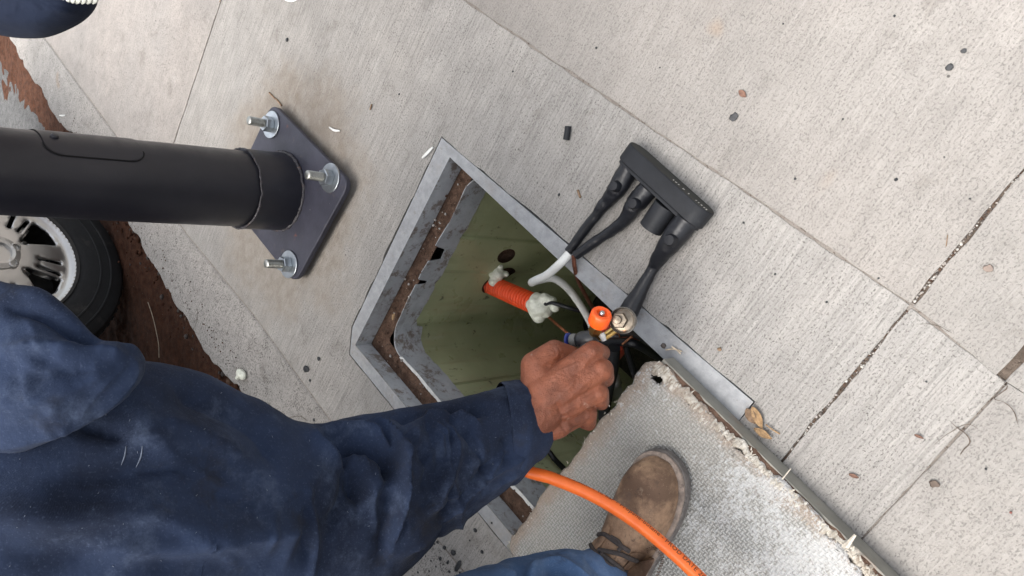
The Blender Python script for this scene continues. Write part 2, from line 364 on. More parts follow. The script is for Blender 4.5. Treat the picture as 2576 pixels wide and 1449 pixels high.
def denim(name, a, b, pale, weave=1700, rot=25, fade=.6):
    n = NT(name); w = n.n('TexWave'); w.wave_type = 'BANDS'; w.bands_direction = 'X'; w.inputs['Scale'].default_value = weave / 6.28; w.inputs['Distortion'].default_value = 1.2; w.inputs['Detail'].default_value = 2
    n.l(n.vec((1, 1, 1), (R(20), R(35), R(rot))), w.inputs[0])
    c = n.mix(n.rmp(n.noise(7, 5, .62), .32, .68), a, b); c = n.mix(n.rmp(n.noise(13, 7, .75), .50, .74, 0, fade), c, pale)
    c = n.mix(n.rmp(n.noise(420, 2, .6), .56, .74, 0, .30), c, pale); c = n.mix(n.rmp(n.noise(90, 3, .7), .70, .8, 0, .35), c, tuple(min(1, q * 1.5) for q in pale))
    c = n.mix(n.rmp(n.noise(9, 5, .7), .54, .70, 0, .6), c, (.017, .0155, .015))
    c = n.mix(n.math('MULTIPLY', w.outputs[1], .10), c, tuple(q * 1.4 for q in b))
    h = n.math('ADD', n.math('MULTIPLY', w.outputs[1], .2), n.noise(700, 3, .7))
    nb = n.bump(n.noise(30, 4, .6), .25, .01); return n.set(c, .95, 0, n.bump(h, .35, .0012, nb), .15, sheen=.02)
NAVY = denim('navy_work_cotton', (.0080, .0115, .0225), (.0200, .0310, .0625), (.068, .088, .135))
JEAN = denim('blue_denim', (.05, .095, .185), (.095, .155, .27), (.21, .28, .39), 1300, 65, .45)
CAPM = denim('navy_cap_cloth', (.008, .011, .022), (.014, .02, .038), (.025, .032, .05), 1500, 10, .3)
def leather():
    n = NT('worn_brown_leather'); c = n.mix(n.rmp(n.noise(13, 6, .70), .40, .60), (.14, .085, .054), (.33, .21, .13)); c = n.mix(n.rmp(n.noise(26, 5, .7), .55, .72, 0, .75), c, (.30, .20, .12))
    c = n.mix(n.rmp(n.noise(16, 5, .7), .52, .68, 0, .6), c, (.085, .062, .052)); c = n.mix(n.rmp(n.noise(48, 6, .8), .58, .66, 0, .6), c, (.06, .042, .034)); c = n.mix(n.rmp(n.noise(33, 5, .75), .60, .70, 0, .6), c, (.36, .27, .185)); c = n.mix(n.rmp(n.noise(240, 4, .75), .60, .72, 0, .55), c, (.40, .30, .20))
    c = n.mix(n.rmp(n.noise(130, 3, .7), .28, .38, .5, 0), c, (.07, .042, .028))
    return n.set(c, .72, 0, n.bump(n.math('ADD', n.noise(120, 5, .7), n.noise(420, 3, .7)), .45, .002), .3)
LEATHER = leather()
SOLE = simple('dusty_boot_sole', (.125, .11, .10), .85, 0, .3, 60, .5, 160, .003, dirt=(.05, .045, .042))
WELT = simple('worn_boot_welt', (.24, .19, .155), .85, 0, .35, 90, .6, 200, .003, dirt=(.08, .06, .05))
LACE = simple('dark_boot_lace', (.055, .046, .042), .9, 0, .3, 200, .6, 500, .001)
THREADM = simple('boot_stitching', (.10, .06, .04), .9)
TYRE = simple('black_tyre_rubber', (.009, .009, .0095), .8, 0, .25, 30, .2, 120, .002, dirt=(.03, .027, .025))
RIM = simple('silver_alloy', (.52, .51, .49), .30, .85, .1, 10, .05, dirt=(.36, .33, .31))
RIM_D = simple('dark_brake_parts', (.03, .028, .026), .6, .3)
CARP = simple('black_car_paint', (.012, .012, .014), .3, .5, .05, 3, .0, coat=.8)
GLASSM = simple('dark_car_glass', (.012, .014, .015), .08, 0, .05)
HAIR = simple('dark_hair', (.015, .012, .01), .6)
def lid_mat(fx, fy):
    n = NT('scuffed_woven_fibreglass'); ang = -math.atan2(fx[1], fx[0]); v = n.vec((1, 1, 1), (0, 0, ang))
    wv = []
    for dr, ph in (('X', 0), ('Y', 1.3)):
        w = n.n('TexWave'); w.wave_type = 'BANDS'; w.bands_direction = dr; w.inputs['Scale'].default_value = 56; w.inputs['Distortion'].default_value = 2.2; w.inputs['Detail'].default_value = 2; w.inputs['Detail Scale'].default_value = 3; w.inputs['Phase Offset'].default_value = ph; n.l(v, w.inputs[0]); wv.append(w.outputs[1])
    ck = n.n('TexChecker'); ck.inputs['Scale'].default_value = 178; n.l(v, ck.inputs[0])
    wm = n.mix(ck.outputs[1], wv[0], wv[1])
    c = n.mix(n.rmp(wm, .15, .75), (.24, .24, .222), (.42, .415, .39)); c = n.mix(n.rmp(n.noise(5, 4, .6), .35, .7, 0, .5), c, (.30, .275, .235))
    o = n.n('VectorMath', operation='DOT_PRODUCT'); n.l(n.tc.outputs['Object'], o.inputs[0]); o.inputs[1].default_value = (*fx, 0)
    o2 = n.n('VectorMath', operation='DOT_PRODUCT'); n.l(n.tc.outputs['Object'], o2.inputs[0]); o2.inputs[1].default_value = (*fy, 0)
    p0 = LW(.658, .031)[:2]; a = n.math('SUBTRACT', o.outputs['Value'], float(np.dot(p0, fx))); b = n.math('SUBTRACT', o2.outputs['Value'], float(np.dot(p0, fy)))
    edge = n.math('MINIMUM', a, b); ew = n.math('ADD', edge, n.math('MULTIPLY', n.noise(30, 4, .7), -.055))
    c = n.mix(n.rmp(ew, -.022, .012, .85, 0), c, (.30, .235, .18))
    worn = n.math('ADD', n.math('MULTIPLY', n.rmp(a, .06, .32), .085), n.math('MULTIPLY', n.rmp(b, .30, .0), .075))
    wn = n.math('ADD', n.math('ADD', n.math('MULTIPLY', n.noise(10, 3, .5), .40), n.math('MULTIPLY', n.noise(120, 6, .80), .66)), worn)
    c = n.mix(n.rmp(wn, .66, .705, 0, .78), c, (.50, .50, .487)); c = n.mix(n.rmp(n.noise(330, 3, .7), .64, .70, 0, .55), c, (.6, .6, .57))
    c = n.mix(n.rmp(n.noise(19, 5, .7), .63, .74, 0, .7), c, (.12, .085, .055)); c = n.mix(n.rmp(n.noise(260, 3, .7), .30, .38, .5, 0), c, (.10, .09, .08))
    h = n.math('ADD', n.math('MULTIPLY', wm, 1.0), n.math('MULTIPLY', n.noise(300, 4, .7), .6))
    return n.set(c, .7, 0, n.bump(h, .6, .003), .35)
SKIRT = simple('olive_grey_lid_side', (.215, .205, .175), .65, 0, .2, 20, .2, 120, .002, dirt=(.21, .16, .12))
FIBRE = simple('frayed_glass_fibre', (.55, .50, .42), .8, 0, .25, 120, .3)

# ================================================================== THE GROUND
gq = [LW(a, b, -.20) for a, b in ((.02, .02), (.02, .54), (.80, .54), (.80, .02))]; gq = gq + [LW(a, b, -.20) for a, b in ((-60, -60), (-60, 60), (60, 60), (60, -60))]
ground = M_('ground', gq, [(i, (i + 1) % 4, 4 + (i + 1) % 4, 4 + i) for i in range(4)], ASPH, None, False); tag(ground, kind='structure')
def ragged(poly, step, amp, seed, keep=None):
    o = []; k = len(poly)
    for i in range(k):
        a, b = np.array(poly[i], float), np.array(poly[(i + 1) % k], float); L = np.linalg.norm(b - a); am = amp if np.ndim(amp) == 0 else amp[i]
        m_ = max(1, int(L / step)); nrm = np.array([b[1] - a[1], a[0] - b[0]]) / max(L, 1e-9)
        q = a + (b - a) * (np.arange(m_) / m_)[:, None]; e = np.minimum(1, np.minimum(np.arange(m_), m_ - np.arange(m_)) / 3)
        d_ = fbm(np.column_stack([q, np.full(m_, seed * 3.3)]), 28, 3, seed) * am * e; o += list(map(tuple, q + nrm * d_[:, None]))
    return o
def inset(poly, d):
    p = np.array(poly); a = p - np.roll(p, 1, 0); b = np.roll(p, -1, 0) - p; t = a / np.maximum(np.linalg.norm(a, axis=1), 1e-9)[:, None] + b / np.maximum(np.linalg.norm(b, axis=1), 1e-9)[:, None]
    t /= np.maximum(np.linalg.norm(t, axis=1), 1e-9)[:, None]; ar = .5 * np.sum(p[:, 0] * np.roll(p[:, 1], -1) - np.roll(p[:, 0], -1) * p[:, 1])
    nn = np.stack([-t[:, 1], t[:, 0]], 1) * (1 if ar > 0 else -1); return p + nn * d
def inside(pt, poly):
    x, y = pt; c = False; j = len(poly) - 1
    for i in range(len(poly)):
        xi, yi = poly[i]; xj, yj = poly[j]
        if (yi > y) != (yj > y) and x < (xj - xi) * (y - yi) / (yj - yi) + xi: c = not c
        j = i
    return c
def slab(name, poly, z, th, mat, parent, hole=None, ch=.0008):
    top = inset(poly, ch); nA = len(poly); pts = [Vector(q) for q in top]; loops = [list(range(nA))]
    if hole is not None: loops.append(list(range(nA, nA + len(hole)))); pts += [Vector(q) for q in hole]
    ed = [(l[i], l[(i + 1) % len(l)]) for l in loops for i in range(len(l))]
    vs, _, fs, *_ = delaunay_2d_cdt(pts, ed, [], 0, 1e-7)
    vs = [tuple(q) for q in vs]; tl = [tuple(q) for q in top]; F_ = []
    for q in fs:
        c = np.mean([vs[i] for i in q], axis=0)
        if inside(c, tl) and not (hole is not None and inside(c, hole)): F_.append(tuple(q))
    v = [(q[0], q[1], z) for q in vs]; b0 = len(v)
    v += [(q[0], q[1], z) for q in top] + [(q[0], q[1], z - ch * .8) for q in poly] + [(q[0], q[1], z - th) for q in poly]
    for r_ in (0, 1):
        for i in range(nA): j = (i + 1) % nA; F_.append((b0 + r_ * nA + i, b0 + r_ * nA + j, b0 + (r_ + 1) * nA + j, b0 + (r_ + 1) * nA + i))
    if hole is not None:
        h0 = len(v); k = len(hole); v += [(q[0], q[1], z) for q in hole] + [(q[0], q[1], z - th) for q in hole]
        for i in range(k): j = (i + 1) % k; F_.append((h0 + i, h0 + j, h0 + k + j, h0 + k + i))
    o = M_(name, LA(v), F_, mat, parent, False); return fixn(o)
pave = thing('pavement', LW(0, 0, 0), None, None); tag(pave, kind='structure')
# frame outline and pit edge (s, t)
FR = [(0, 0), (.006, .495), (.036, .552), (.82, .552), (.82, 0)]
hole = ragged([(-.0035, -.002), (.0015, .498), (.033, .5555), (.822, .554), (.822, -.002)], .02, [.0035, .002, .002, .001, .002], 5)
t0, t1 = -.262, .733
slab('slab', ragged([(-.985, t0 + .002), (-.985, 0.7398), (-.757, 0.7448), (-.335, 0.7218), (.073, 0.7258), (.468, 0.6828), (.9005, 0.6628), (.9032, t0 + .014)], .012, [.002, .0006, .0006, .0006, .0006, .0006, .0025, .002], 1), 0, .12, C_MAIN, pave, hole)
slab('slab', ragged([(-4, t0 - .02), (-4, t1), (-.988, .739), (-.988, t0 + .002)], .012, .002, 2), .001, .12, C_FAR, pave)
slab('slab', ragged([(.9075, t0 + .016), (.9075, .66), (1.0475, .66), (1.0475, t0 + .026)], .009, [.003, .001, .0012, .002], 3), .0, .12, C_MAIN, pave)
slab('slab', ragged([(1.0495, t0 + .026), (1.0495, .66), (5, .66), (5, t0 + .05)],   .012, [.0012, .002, .002, .002], 4), -.001, .12, C_RT, pave)
slab('slab', ragged([(-4, -4), (-4, t0 - .022), (-.985, t0 - .001), (.9030, t0 + .0115), (.9018, -4)], .012, [.002, .003, .002, .003, .002], 6), .0005, .12, C_UP, pave)
slab('slab', ragged([(.9085, -4), (.9080, t0 + .0125), (1.034, t0 + .026), (1.034, -4)], .012, .003, 7), .0, .12, C_RT, pave)
slab('slab', ragged([(1.046, -4), (1.046, t0 + .026), (1.09, t0 + .026), (5, t0 + .045), (5, -4)], .012, .003, 8), -.002, .12, C_RT, pave)
# broken kerb strip
kerb = [(-4, t1 + .003), (-4, .905), (-2.43, .905), (-2.2, .925), (-2.12, .930), (-2.05, .915), (-1.997, .924), (-1.9, .94), (-1.753, .931), (-1.66, .905), (-1.5, .93), (-1.2, .935), (-1.022, .924), (-.827, .942), (-.62, .948), (-.516, .960), (-.377, .948), (-.239, .930), (.1, .93), (.6, .92), (5, .93), (5, .66), (0.9005, 0.6652), (0.4680, 0.6852), (0.0730, 0.7282), (-0.3350, 0.7242), (-0.7570, 0.7472), (-0.9850, 0.7422)]
slab('kerb_slab', ragged(kerb, .012, [.002] + [.012] * 19 + [.0006] * 8, 9), .002, .14, C_EDGE, pave, None, .006)
# soil below the joints, and the gutter
bedv = []; bedf = []
for a, b, c, d in ((-.99, -4, .905, t0 - .0), (-4, -4, -.98, 1.0)): pass
jt = MB(); js = MB()
def strip(s0_, t0_, s1_, t1_, z, w, tgt=None):
    a = np.array([s0_, t0_]); b = np.array([s1_, t1_]); d_ = (b - a) / np.linalg.norm(b - a); n_ = np.array([-d_[1], d_[0]]) * w; q = [a - n_, b - n_, b + n_, a + n_]
    v, f = prism_vf([tuple(x) for x in q], z - .05, z); (tgt or jt).add(LA(v), f)
strip(-4, t0 - .02, 1.0, t0 + .016, -.0012, .006, js); strip(1.05, t0 + .035, 5, t0 + .048, -.009, .014)
strip(-.9865, t0, -.9865, t1, -.0022, .006, js); strip(.9047, -4, .9047, t1, -.0038, .007); strip(1.0483, t0 + .03, 1.0483, t1, -.0036, .006, js); strip(1.04, -4, 1.04, t0 + .028, -.0035, .009)
strip(-4, t1, -.98, .741, -.0014, .008, js); strip(-.98, .742, -.3, .732, -.00142, .016, js); strip(-.32, .722, .08, .728, -.00144, .01, js); strip(.07, .726, .9, .664, -.00146, .014, js)
strip(-.002, -.004, .0, .50, -.010, .004); strip(0, .50, .033, .558, -.0102, .004); strip(.03, .5555, .82, .5555, -.0104, .004)
tag(jt.build('joint_filling', DARK, None, False), kind='structure'); tag(js.build('seam_filling', SEAM, None, False), kind='structure')
g = []
ns, nt_ = 230, 60
S, T = np.meshgrid(np.linspace(-3.4, 1.2, ns), np.linspace(.86, 2.1, nt_), indexing='ij')
Z = -.062 - .035 * np.clip((T - .93) / .5, 0, 1); pp = np.stack([S, T, S * 0], -1); Z = Z + .008 * fbm(pp, 9, 4, 3) + .005 * fbm(pp, 45, 2, 4)
gut = M_('soil', LA(np.stack([S, T, Z], -1).reshape(-1, 3)), grid_faces(ns, nt_), RED); tag(gut, kind='structure')
S, T = np.meshgrid(np.linspace(-6, 4, 120), np.linspace(1.05, 6, 60), indexing='ij')
e = 1.10 + .05 * fbm(np.stack([S, S * 0, S * 0], -1), 4, 3, 8); Z = np.where(T < e, -.13, -.078 + .004 * fbm(np.stack([S, T, S * 0], -1), 14, 3, 9)); Z = np.where((S > -1.9) & (T < 2.0), -.13, Z)
road = M_('road', LA(np.stack([S, T, Z], -1).reshape(-1, 3)), grid_faces(120, 60), ASPH); tag(road, kind='structure')
def pebbles(name, pts, mats, parent=None, label=None, amp=.3):
    v_, f_, mi = [], [], []
    for i, (c, r_, m_) in enumerate(pts):
        v, f = blob_vf((0, 0, 0), r_, i % 13, amp, 1, (1, random.uniform(.6, 1), random.uniform(.5, .8))); a = random.uniform(0, 6.28); ca, sa = math.cos(a), math.sin(a)
        v = np.column_stack([v[:, 0] * ca - v[:, 1] * sa, v[:, 0] * sa + v[:, 1] * ca, v[:, 2]]) + np.asarray(c); n0 = len(v_); v_ += list(v); f_ += [tuple(k + n0 for k in q) for q in f]; mi += [m_] * len(f)
    o = M_(name, v_, f_, mats, parent); o.data.polygons.foreach_set('material_index', mi); o['kind'] = 'stuff'
    if label: o['label'] = label
    return o
pts = []
for k in range(420):
    t_ = random.uniform(-.47, .04); w = .0035 if t_ > -.30 else .0045
    pts.append((LW(.9047 + random.gauss(0, w * .42) + .0012 * math.sin(t_ * 23), t_, -.0030 + random.uniform(-.002, .001)), random.choice((.0012, .0014, .0018, .0022, .0026)), random.choice((0, 1, 1, 2, 0, 3, 3, 1, 0, 3, 1, 0))))
pebbles('joint_gravel', pts, [STONE, STONE2, STONE3, DIRT], None, 'fine gravel packed into the wide joint between pavement slabs')
pts = [(LW(random.uniform(-1.9, -.1), .945 + abs(random.gauss(0, .07)), -.060), random.choice((.003, .005, .007, .009, .004)), random.choice((0, 1, 1))) for k in range(520)]
pebbles('gutter_gravel', pts, [STONE2, RED, STONE], None, 'loose grit lying on the red soil along the kerb')

pts = [(LW(random.uniform(-1.9, -.1), .940 + abs(random.gauss(0, .03)), -.052 + random.uniform(0, .012)), random.choice((.006, .009, .012, .016)), random.choice((0, 0, 1))) for k in range(130)]
pebbles('soil_clods', pts, [RED, DIRT], None, 'clods of red soil banked against the kerb', .4)
pts = [(LW(random.uniform(-1.7, -.1), .915 - abs(random.gauss(0, .03)), .0028), random.choice((.0008, .0012, .0018, .0024)), random.choice((0, 0, 1, 2))) for k in range(240)]
pebbles('spilled_grit', pts, [RED, STONE2, DIRT], None, 'fine red grit spilled onto the kerb edge')
def ribbon(name, pxs, w, mat, parent, z=.0012):     # thin crack
    c = cr([P(x, y, z) for x, y in pxs], 24); T_ = np.gradient(c, axis=0); T_ /= np.linalg.norm(T_, axis=1)[:, None]; n_ = np.cross(T_, [0, 0, 1]); ww = .36 * w * (1 - .75 * np.abs(np.linspace(-1, 1, 24)) ** 3) * (1 + .5 * vnoise(c, 300, 2))
    c = c + n_ * (vnoise(c, 90, 5) * .0016)[:, None]
    v = np.stack([c + n_ * ww[:, None], c - n_ * ww[:, None]], 1).reshape(-1, 3); return M_(name, v, grid_faces(24, 2), mat, parent, False)
for pxs, w in (([(495, 768), (497, 795), (488, 830)], .0020), ([(652, 1005), (672, 1025), (690, 1043), (700, 1040), (720, 1052)], .0017), ([(690, 1043), (685, 1062)], .0013), ([(720, 1052), (752, 1046), (775, 1058)], .0020),
               ([(2510, 940), (2530, 975), (2500, 1000), (2520, 1010)], .0015), ([(2395, 1062), (2440, 1105), (2425, 1135), (2415, 1145)], .0022), ([(2520, 1010), (2545, 1030), (2560, 1070)], .0013), ([(2305, 815), (2350, 815), (2395, 840)], .0011), ([(2350, 1120), (2420, 1068), (2460, 1080)], .0010)):
    ribbon('crack', pxs, w, DARK, pave, .0035 if pxs[0][0] < 900 else .0022)

# ================================================================== CABLE PIT
pit = thing('cable_pit', LW(.4, .28, 0), 'open cable pit in the pavement with grey metal frame and olive walls', 'cable pit')
INN = [(.0445, .0207), (.0385, .5225), (.781, .5225), (.781, .0484)]
fr = MB(); zt = .0012
Ov = [(0, 0), (.006, .495), (.036, .552), (.82, .552), (.82, 0)]
o3 = [(a, b, zt) for a, b in Ov]; i3 = [(a, b, zt) for a, b in INN]; o2_ = [(a, b, -.02) for a, b in Ov]; i2_ = [(a, b, -.046) for a, b in INN]; i1_ = [(a * .995 + .0022 if a < .1 else a, b, zt - .003) for a, b in INN]
fr.add(LA(o3 + i3), [(0, 1, 6, 5)][:0] + [(0, 1, 6 - 0, 5), (1, 2, 6), (2, 3, 7, 6), (3, 4, 8, 7), (4, 0, 5, 8)])
fr.add(LA(o3 + o2_), [(i, (i + 1) % 5, 5 + (i + 1) % 5, 5 + i) for i in range(5)])
fr.build('frame_flange', GALV, pit, False)
wl = MB(); wl.add(LA([(a, b, zt - .0008) for a, b in INN] + i2_), [(i, (i + 1) % 4, 4 + (i + 1) % 4, 4 + i) for i in range(4)]); wl.build('frame_wall', GALV_D, pit, False)
# ledge carrying soil
def ring_grid(offs, zs, r, n=360):
    rows = []
    for o_, z_ in zip(offs, zs):
        q = rrect(o_, o_ * .20 + .001, .825 - o_, .5605 - o_, r, 10); q = np.array(q + [q[0]]); L = np.concatenate([[0], np.cumsum(np.linalg.norm(np.diff(q, axis=0), axis=1))]); s_ = np.linspace(0, L[-1], n, endpoint=False)
        rows.append(np.column_stack([np.interp(s_, L, q[:, 0]), np.interp(s_, L, q[:, 1]), np.full(n, z_)]))
    return np.array(rows)
g_ = ring_grid(np.linspace(.036, .0805, 16), [-.050] * 16, .012, 700); hh = .003 * fbm(g_, 40, 4, 21) + .003 * fbm(g_, 120, 2, 22) - .001; prof_ = np.sin(np.linspace(0, math.pi, 16)) ** .6
g_[..., 2] += hh * prof_[:, None] + .002; led = M_('ledge_soil', LA(g_.reshape(-1, 3)), grid_faces(16, 700, True), DIRT, pit); led['kind'] = 'stuff'
pts = [];
for k in range(330):
    q = ring_grid([random.uniform(.044, .082)], [-.046], .012, 200)[0][random.randrange(200)]
    if q[0] < .7: pts.append((LW(q[0], q[1], -.043 + random.uniform(-.002, .003)), random.choice((.0012, .002, .003, .004)), random.choice((0, 1, 1, 1, 1, 1, 0, 2) if k % 3 == 0 else (1, 1, 0))))
pebbles('ledge_grit', pts, [STONE, DIRT, STONE3], pit)
# torn inner lip: upper edge and lower edge are uneven, two gaps
def lipz(q, up):
    s_, t_ = q[:, 0], q[:, 1]; p3 = np.column_stack([s_, t_, s_ * 0])
    a = (-.0455 + .003 * fbm(p3, 14, 3, 31)) if up else (-.108 + .008 * fbm(p3, 9, 3, 33) + .003 * fbm(p3, 60, 2, 35) - .022 * (t_ > .44))
    if up:
        for tc, w, dp in ((.235, .020, .035), (.312, .007, .03)):
            k = np.clip(1 - np.abs(t_ - tc) / w, 0, 1) * (s_ < .2); a = a - dp * np.clip(k * 3, 0, 1)
    return a
rows = []; th = .0018
for o_, k in ((.079, 1), (.079, 0), (.079 + th, 0), (.079 + th, 1)):
    q = ring_grid([o_], [0], .055, 640)[0]; q[:, 2] = lipz(q, k); rows.append(q)
rows.append(rows[0].copy()); lip = np.array(rows); lo = fixn(M_('liner_lip', LA(lip.reshape(-1, 3)), grid_faces(5, 640, True), GALV_D, pit, True, 30))
# bright worn top edge along the road side
q = ring_grid([.0775], [0], .055, 640)[0]; q[:, 2] = lipz(q, True) + .0022; q2 = ring_grid([.0855], [0], .055, 640)[0]; q2[:, 2] = q[:, 2]
msk = (q[:, 1] > .468) & (q[:, 0] > .135) & (q[:, 0] < .70); idx = np.where(msk)[0]
v = np.vstack([q[idx], q2[idx]]); n_ = len(idx); v[:n_, 1] += .0015 * fbm(v[:n_], 70, 3, 3); M_('worn_edge', LA(v), [(i, i + 1, n_ + i + 1, n_ + i) for i in range(n_ - 1) if vnoise(v[i:i + 1], 33, 9)[0] > -.8], WORN, pit, False)
# olive walls with upright ribs; two holes are cut in the end wall
def wallgrid(o_, r_):
    n, nz = 900, 210; zs = np.linspace(-.095, -.86, nz); base = ring_grid([o_], [0], r_, n)[0]; G = np.repeat(base[None], nz, 0); G[..., 2] = zs[:, None]; return G
G = wallgrid(.072, .06); nz, n = G.shape[:2]
s_, t_ = G[..., 0], G[..., 1]
end = s_ < .0725
rib = np.where((t_ > .185) & (t_ < .29), .007, 0) * np.clip((t_ - .185) / .004, 0, 1) * np.clip((.29 - t_) / .012, 0, 1); rib = rib + np.where((t_ > .40) & (t_ < .455), .006, 0) * np.clip((t_ - .40) / .012, 0, 1) * np.clip((.455 - t_) / .012, 0, 1)
G[..., 0] = np.where(end, s_ + rib, s_); rib2 = .006 * (np.sin(s_ * 38) > .3); G[..., 1] = np.where(t_ > .487, t_ - rib2 * 1.0, t_)
HO = [((.232, -.300), (.021, .031)), ((.285, -.338), (.019, .034)), ((.326, -.309), (.024, .026))]
kill = np.zeros((nz, n), bool)
for (tc, zc), (ra, rb) in HO:
    a = (G[..., 1] - tc) / ra; b = (G[..., 2] - zc) / rb; rr = np.sqrt(a * a + b * b); sel = end & (rr > .78) & (rr < 1.12); k = np.where(sel, 1 / np.maximum(rr, .01), 1)
    G[..., 1] = np.where(sel, tc + a * k * ra, G[..., 1]); G[..., 2] = np.where(sel, zc + b * k * rb, G[..., 2]); kill |= end & (rr < .95)
fs = [q for q in grid_faces(nz, n, True) if not any(kill[i // n, i % n] for i in q)]
wall_o = M_('pit_wall', LA(G.reshape(-1, 3)), fs, OLIVE, pit, True, 35)
v, f = prism_vf(rrect(-.10, .18, .064, .40, .02), -.48, -.22); cav = MB(); cav.add(LA(v), f); cav.build('hole_cavity', DIRT, pit, False)
fl = ring_grid([.06], [-.84], .06, 60)[0]; fo = M_('pit_floor', LA(fl), [tuple(range(60))], soil('dark_pit_mud', (.022, .022, .016), (.045, .045, .03)), pit, False)
flap = MB()

# corrugated conduit coming through the end wall, foam at both ends
c0 = Wd(1228, 713, 0); 
def RL(x, y, s):                              # where the ray meets an upright plane of constant s
    v = ray(x, y); k = (s - (EYE[:2] - A0) @ E1) / (v[:2] @ E1); return EYE + v * k
ca, cb = RL(1236, 717, .066), RL(1352, 768, .066 + .185)
cond = thing('conduit', ca, 'red corrugated conduit stub with a ball of pale foam at its end', 'conduit')
L = np.linalg.norm(cb - ca); nn = 300; tt = np.linspace(-.25, 1, nn); cc = ca + (cb - ca) * tt[:, None]; rad = .0202 + .0042 * np.tanh(2.2 * np.sin(tt * L / .0118 * 2 * np.pi))
v, f = tube_vf(cc, rad, seg=28, raw=True); fixn(M_('corrugated_pipe', v, f, REDC, cond, True, 60))
def foamball(name, specs, parent, seed):
    b = MB()
    for i, (c, r_, sc) in enumerate(specs): b.add(*blob_vf(c, r_, seed + i, .13, 4, sc, 1.9))
    o = b.build(name, FOAM, parent); remesh(o, .0016, 6, .5); return o
e_ = (cb - ca) / L
foamball('foam_plug', [(cb + e_ * .006, .029, None), (cb + e_ * .022 + CV(0, .004, 0), .021, None), (cb + e_ * .02 + CV(.006, -.018, -.008), .015, None), (cb + e_ * .036 + CV(.010, -.017, -.010), .0135, None), (cb + e_ * .048 + CV(.012, -.008, -.010), .0115, None), (cb + e_ * .012 + CV(-.004, .022, 0), .016, None)], cond, 3)
f2 = RL(1250, 690, .082); foam2 = foamball('foam_lump', [(f2, .019, None), (f2 + CV(.004, -.018, 0), .013, None), (f2 + CV(.022, .0, 0), .008, None), (f2 + CV(-.008, .018, 0), .013, None), (f2 + CV(-.017, -.026, .004), .005, None), (f2 + CV(-.009, -.024, .002), .004, None)], None, 8)
tag(foam2, 'ragged pale foam lump between the wall hole and the red conduit', 'foam')
fb = foamball('foam_ball', [(P(604, 940, .012), .014, (1, 1, .7)), (P(611, 945, .01), .012, (1, 1, .7)), (P(598, 950, .008), .007, None)], None, 14); tag(fb, 'pale yellow foam ball on the kerb left of the black tar drops', 'foam')
fb = foamball('foam_ball', [(P(668, 1020, .008), .008, None), (P(675, 1028, .006), .006, None)], None, 17); tag(fb, 'small white foam crumb on the kerb just above the sleeve', 'foam')

# ------------------------------------------------------------------ wires in the pit
W3 = lambda L_: [Wd(x, y, D) for x, y, D in L_]
wc = tube('white_cable', [P(1433, 637, .016), P(1408, 664, .020), P(1375, 692, .004), P(1345, 706, -.02), P(1338, 711, -.05), P(1352, 706, -.085), P(1390, 700, -.115), P(1425, 722, -.15), P(1455, 760, -.19), P(1482, 806, -.23), P(1500, 850, -.28)], .0078, WHITE, None, 90, 14)
tag(wc, 'thick white cable looping from the splice block down into the pit', 'cable')
def strands(name, pts, r_, mat, label, cat, n=80):
    c = cr(pts, n); T_, N_, B_ = frames(c); b = MB(); ph = np.linspace(0, 26, n)
    for k in range(5):
        a = ph + k * 1.2566; b.add(*tube_vf(c + r_ * .55 * (np.cos(a)[:, None] * N_ + np.sin(a)[:, None] * B_), r_ * .55, seg=6, raw=False, n=n))
    o = b.build(name, mat); return tag(o, label, cat)
strands('copper_wire', [P(1443, 643, .018), P(1445, 668, .012), P(1452, 700, -.01), P(1470, 738, -.05), P(1492, 775, -.10), P(1520, 815, -.18)], .0036, COPPER_D, 'dark bare copper wire hanging from the splice block into the pit', 'wire')
strands('copper_wire', [cb + CV(.010, .016, 0), cb + CV(.020, .022, -.01), RL(1400, 815, .30), RL(1432, 842, .33), RL(1450, 862, .35), RL(1470, 890, .36)], .0030, COPPER, 'bright bare copper wire running from the conduit foam towards the fist', 'wire')
o = tube('black_cable', [cb + e_ * .015, RL(1385, 762, .29), RL(1430, 774, .33), RL(1478, 788, .36), RL(1530, 806, .40), RL(1590, 838, .44)], [.0052, .005, .005, .005, .005, .005], SHRINK, None, 50, 10); tag(o, 'thin black cable running from the conduit foam to the orange knob', 'cable')
def low(x, y, z): return P(x, y, z)
for pts, r_, lb in (([(1700, 905, -.02), (1620, 850, -.10), (1575, 838, -.17), (1520, 845, -.24)], .008, 'black cable in the pit passing under the burner towards the frame'),
                    ([(1470, 872, -.20), (1520, 862, -.16), (1560, 860, -.14), (1600, 866, -.13), (1660, 900, -.20)], .0085, 'black cable in the pit lying over the copper lug'),
                    ([(1545, 875, -.13), (1540, 930, -.16), (1527, 990, -.22), (1518, 1050, -.3)], .0125, 'thick dusty black cable end beside the knuckles in the pit'),
                    ([(1570, 855, -.15), (1583, 900, -.17), (1600, 950, -.2), (1625, 1010, -.26)], .0065, 'thin black cable in the pit near the lid corner'),
                    ([(1362, 1118, -.22), (1380, 1135, -.2), (1395, 1155, -.2), (1418, 1178, -.22)], .006, 'black cable below the cuff beside the lid edge')):
    o = tube('black_cable', [low(*q) for q in pts], r_, RUBBER if 'dusty' in lb else SHRINK, None, 40, 12); tag(o, lb, 'cable')
rc = thing('conduit', P(1560, 850, -.30), 'shaded red conduit end with a copper lug deep in the pit', 'conduit')
v, f = tube_vf([P(1510, 905, -.34), P(1535, 872, -.27), P(1560, 838, -.22), P(1600, 815, -.22)], [.034] * 4, 60, 20); fixn(M_('pipe', v, f, REDC_SHADED, rc))
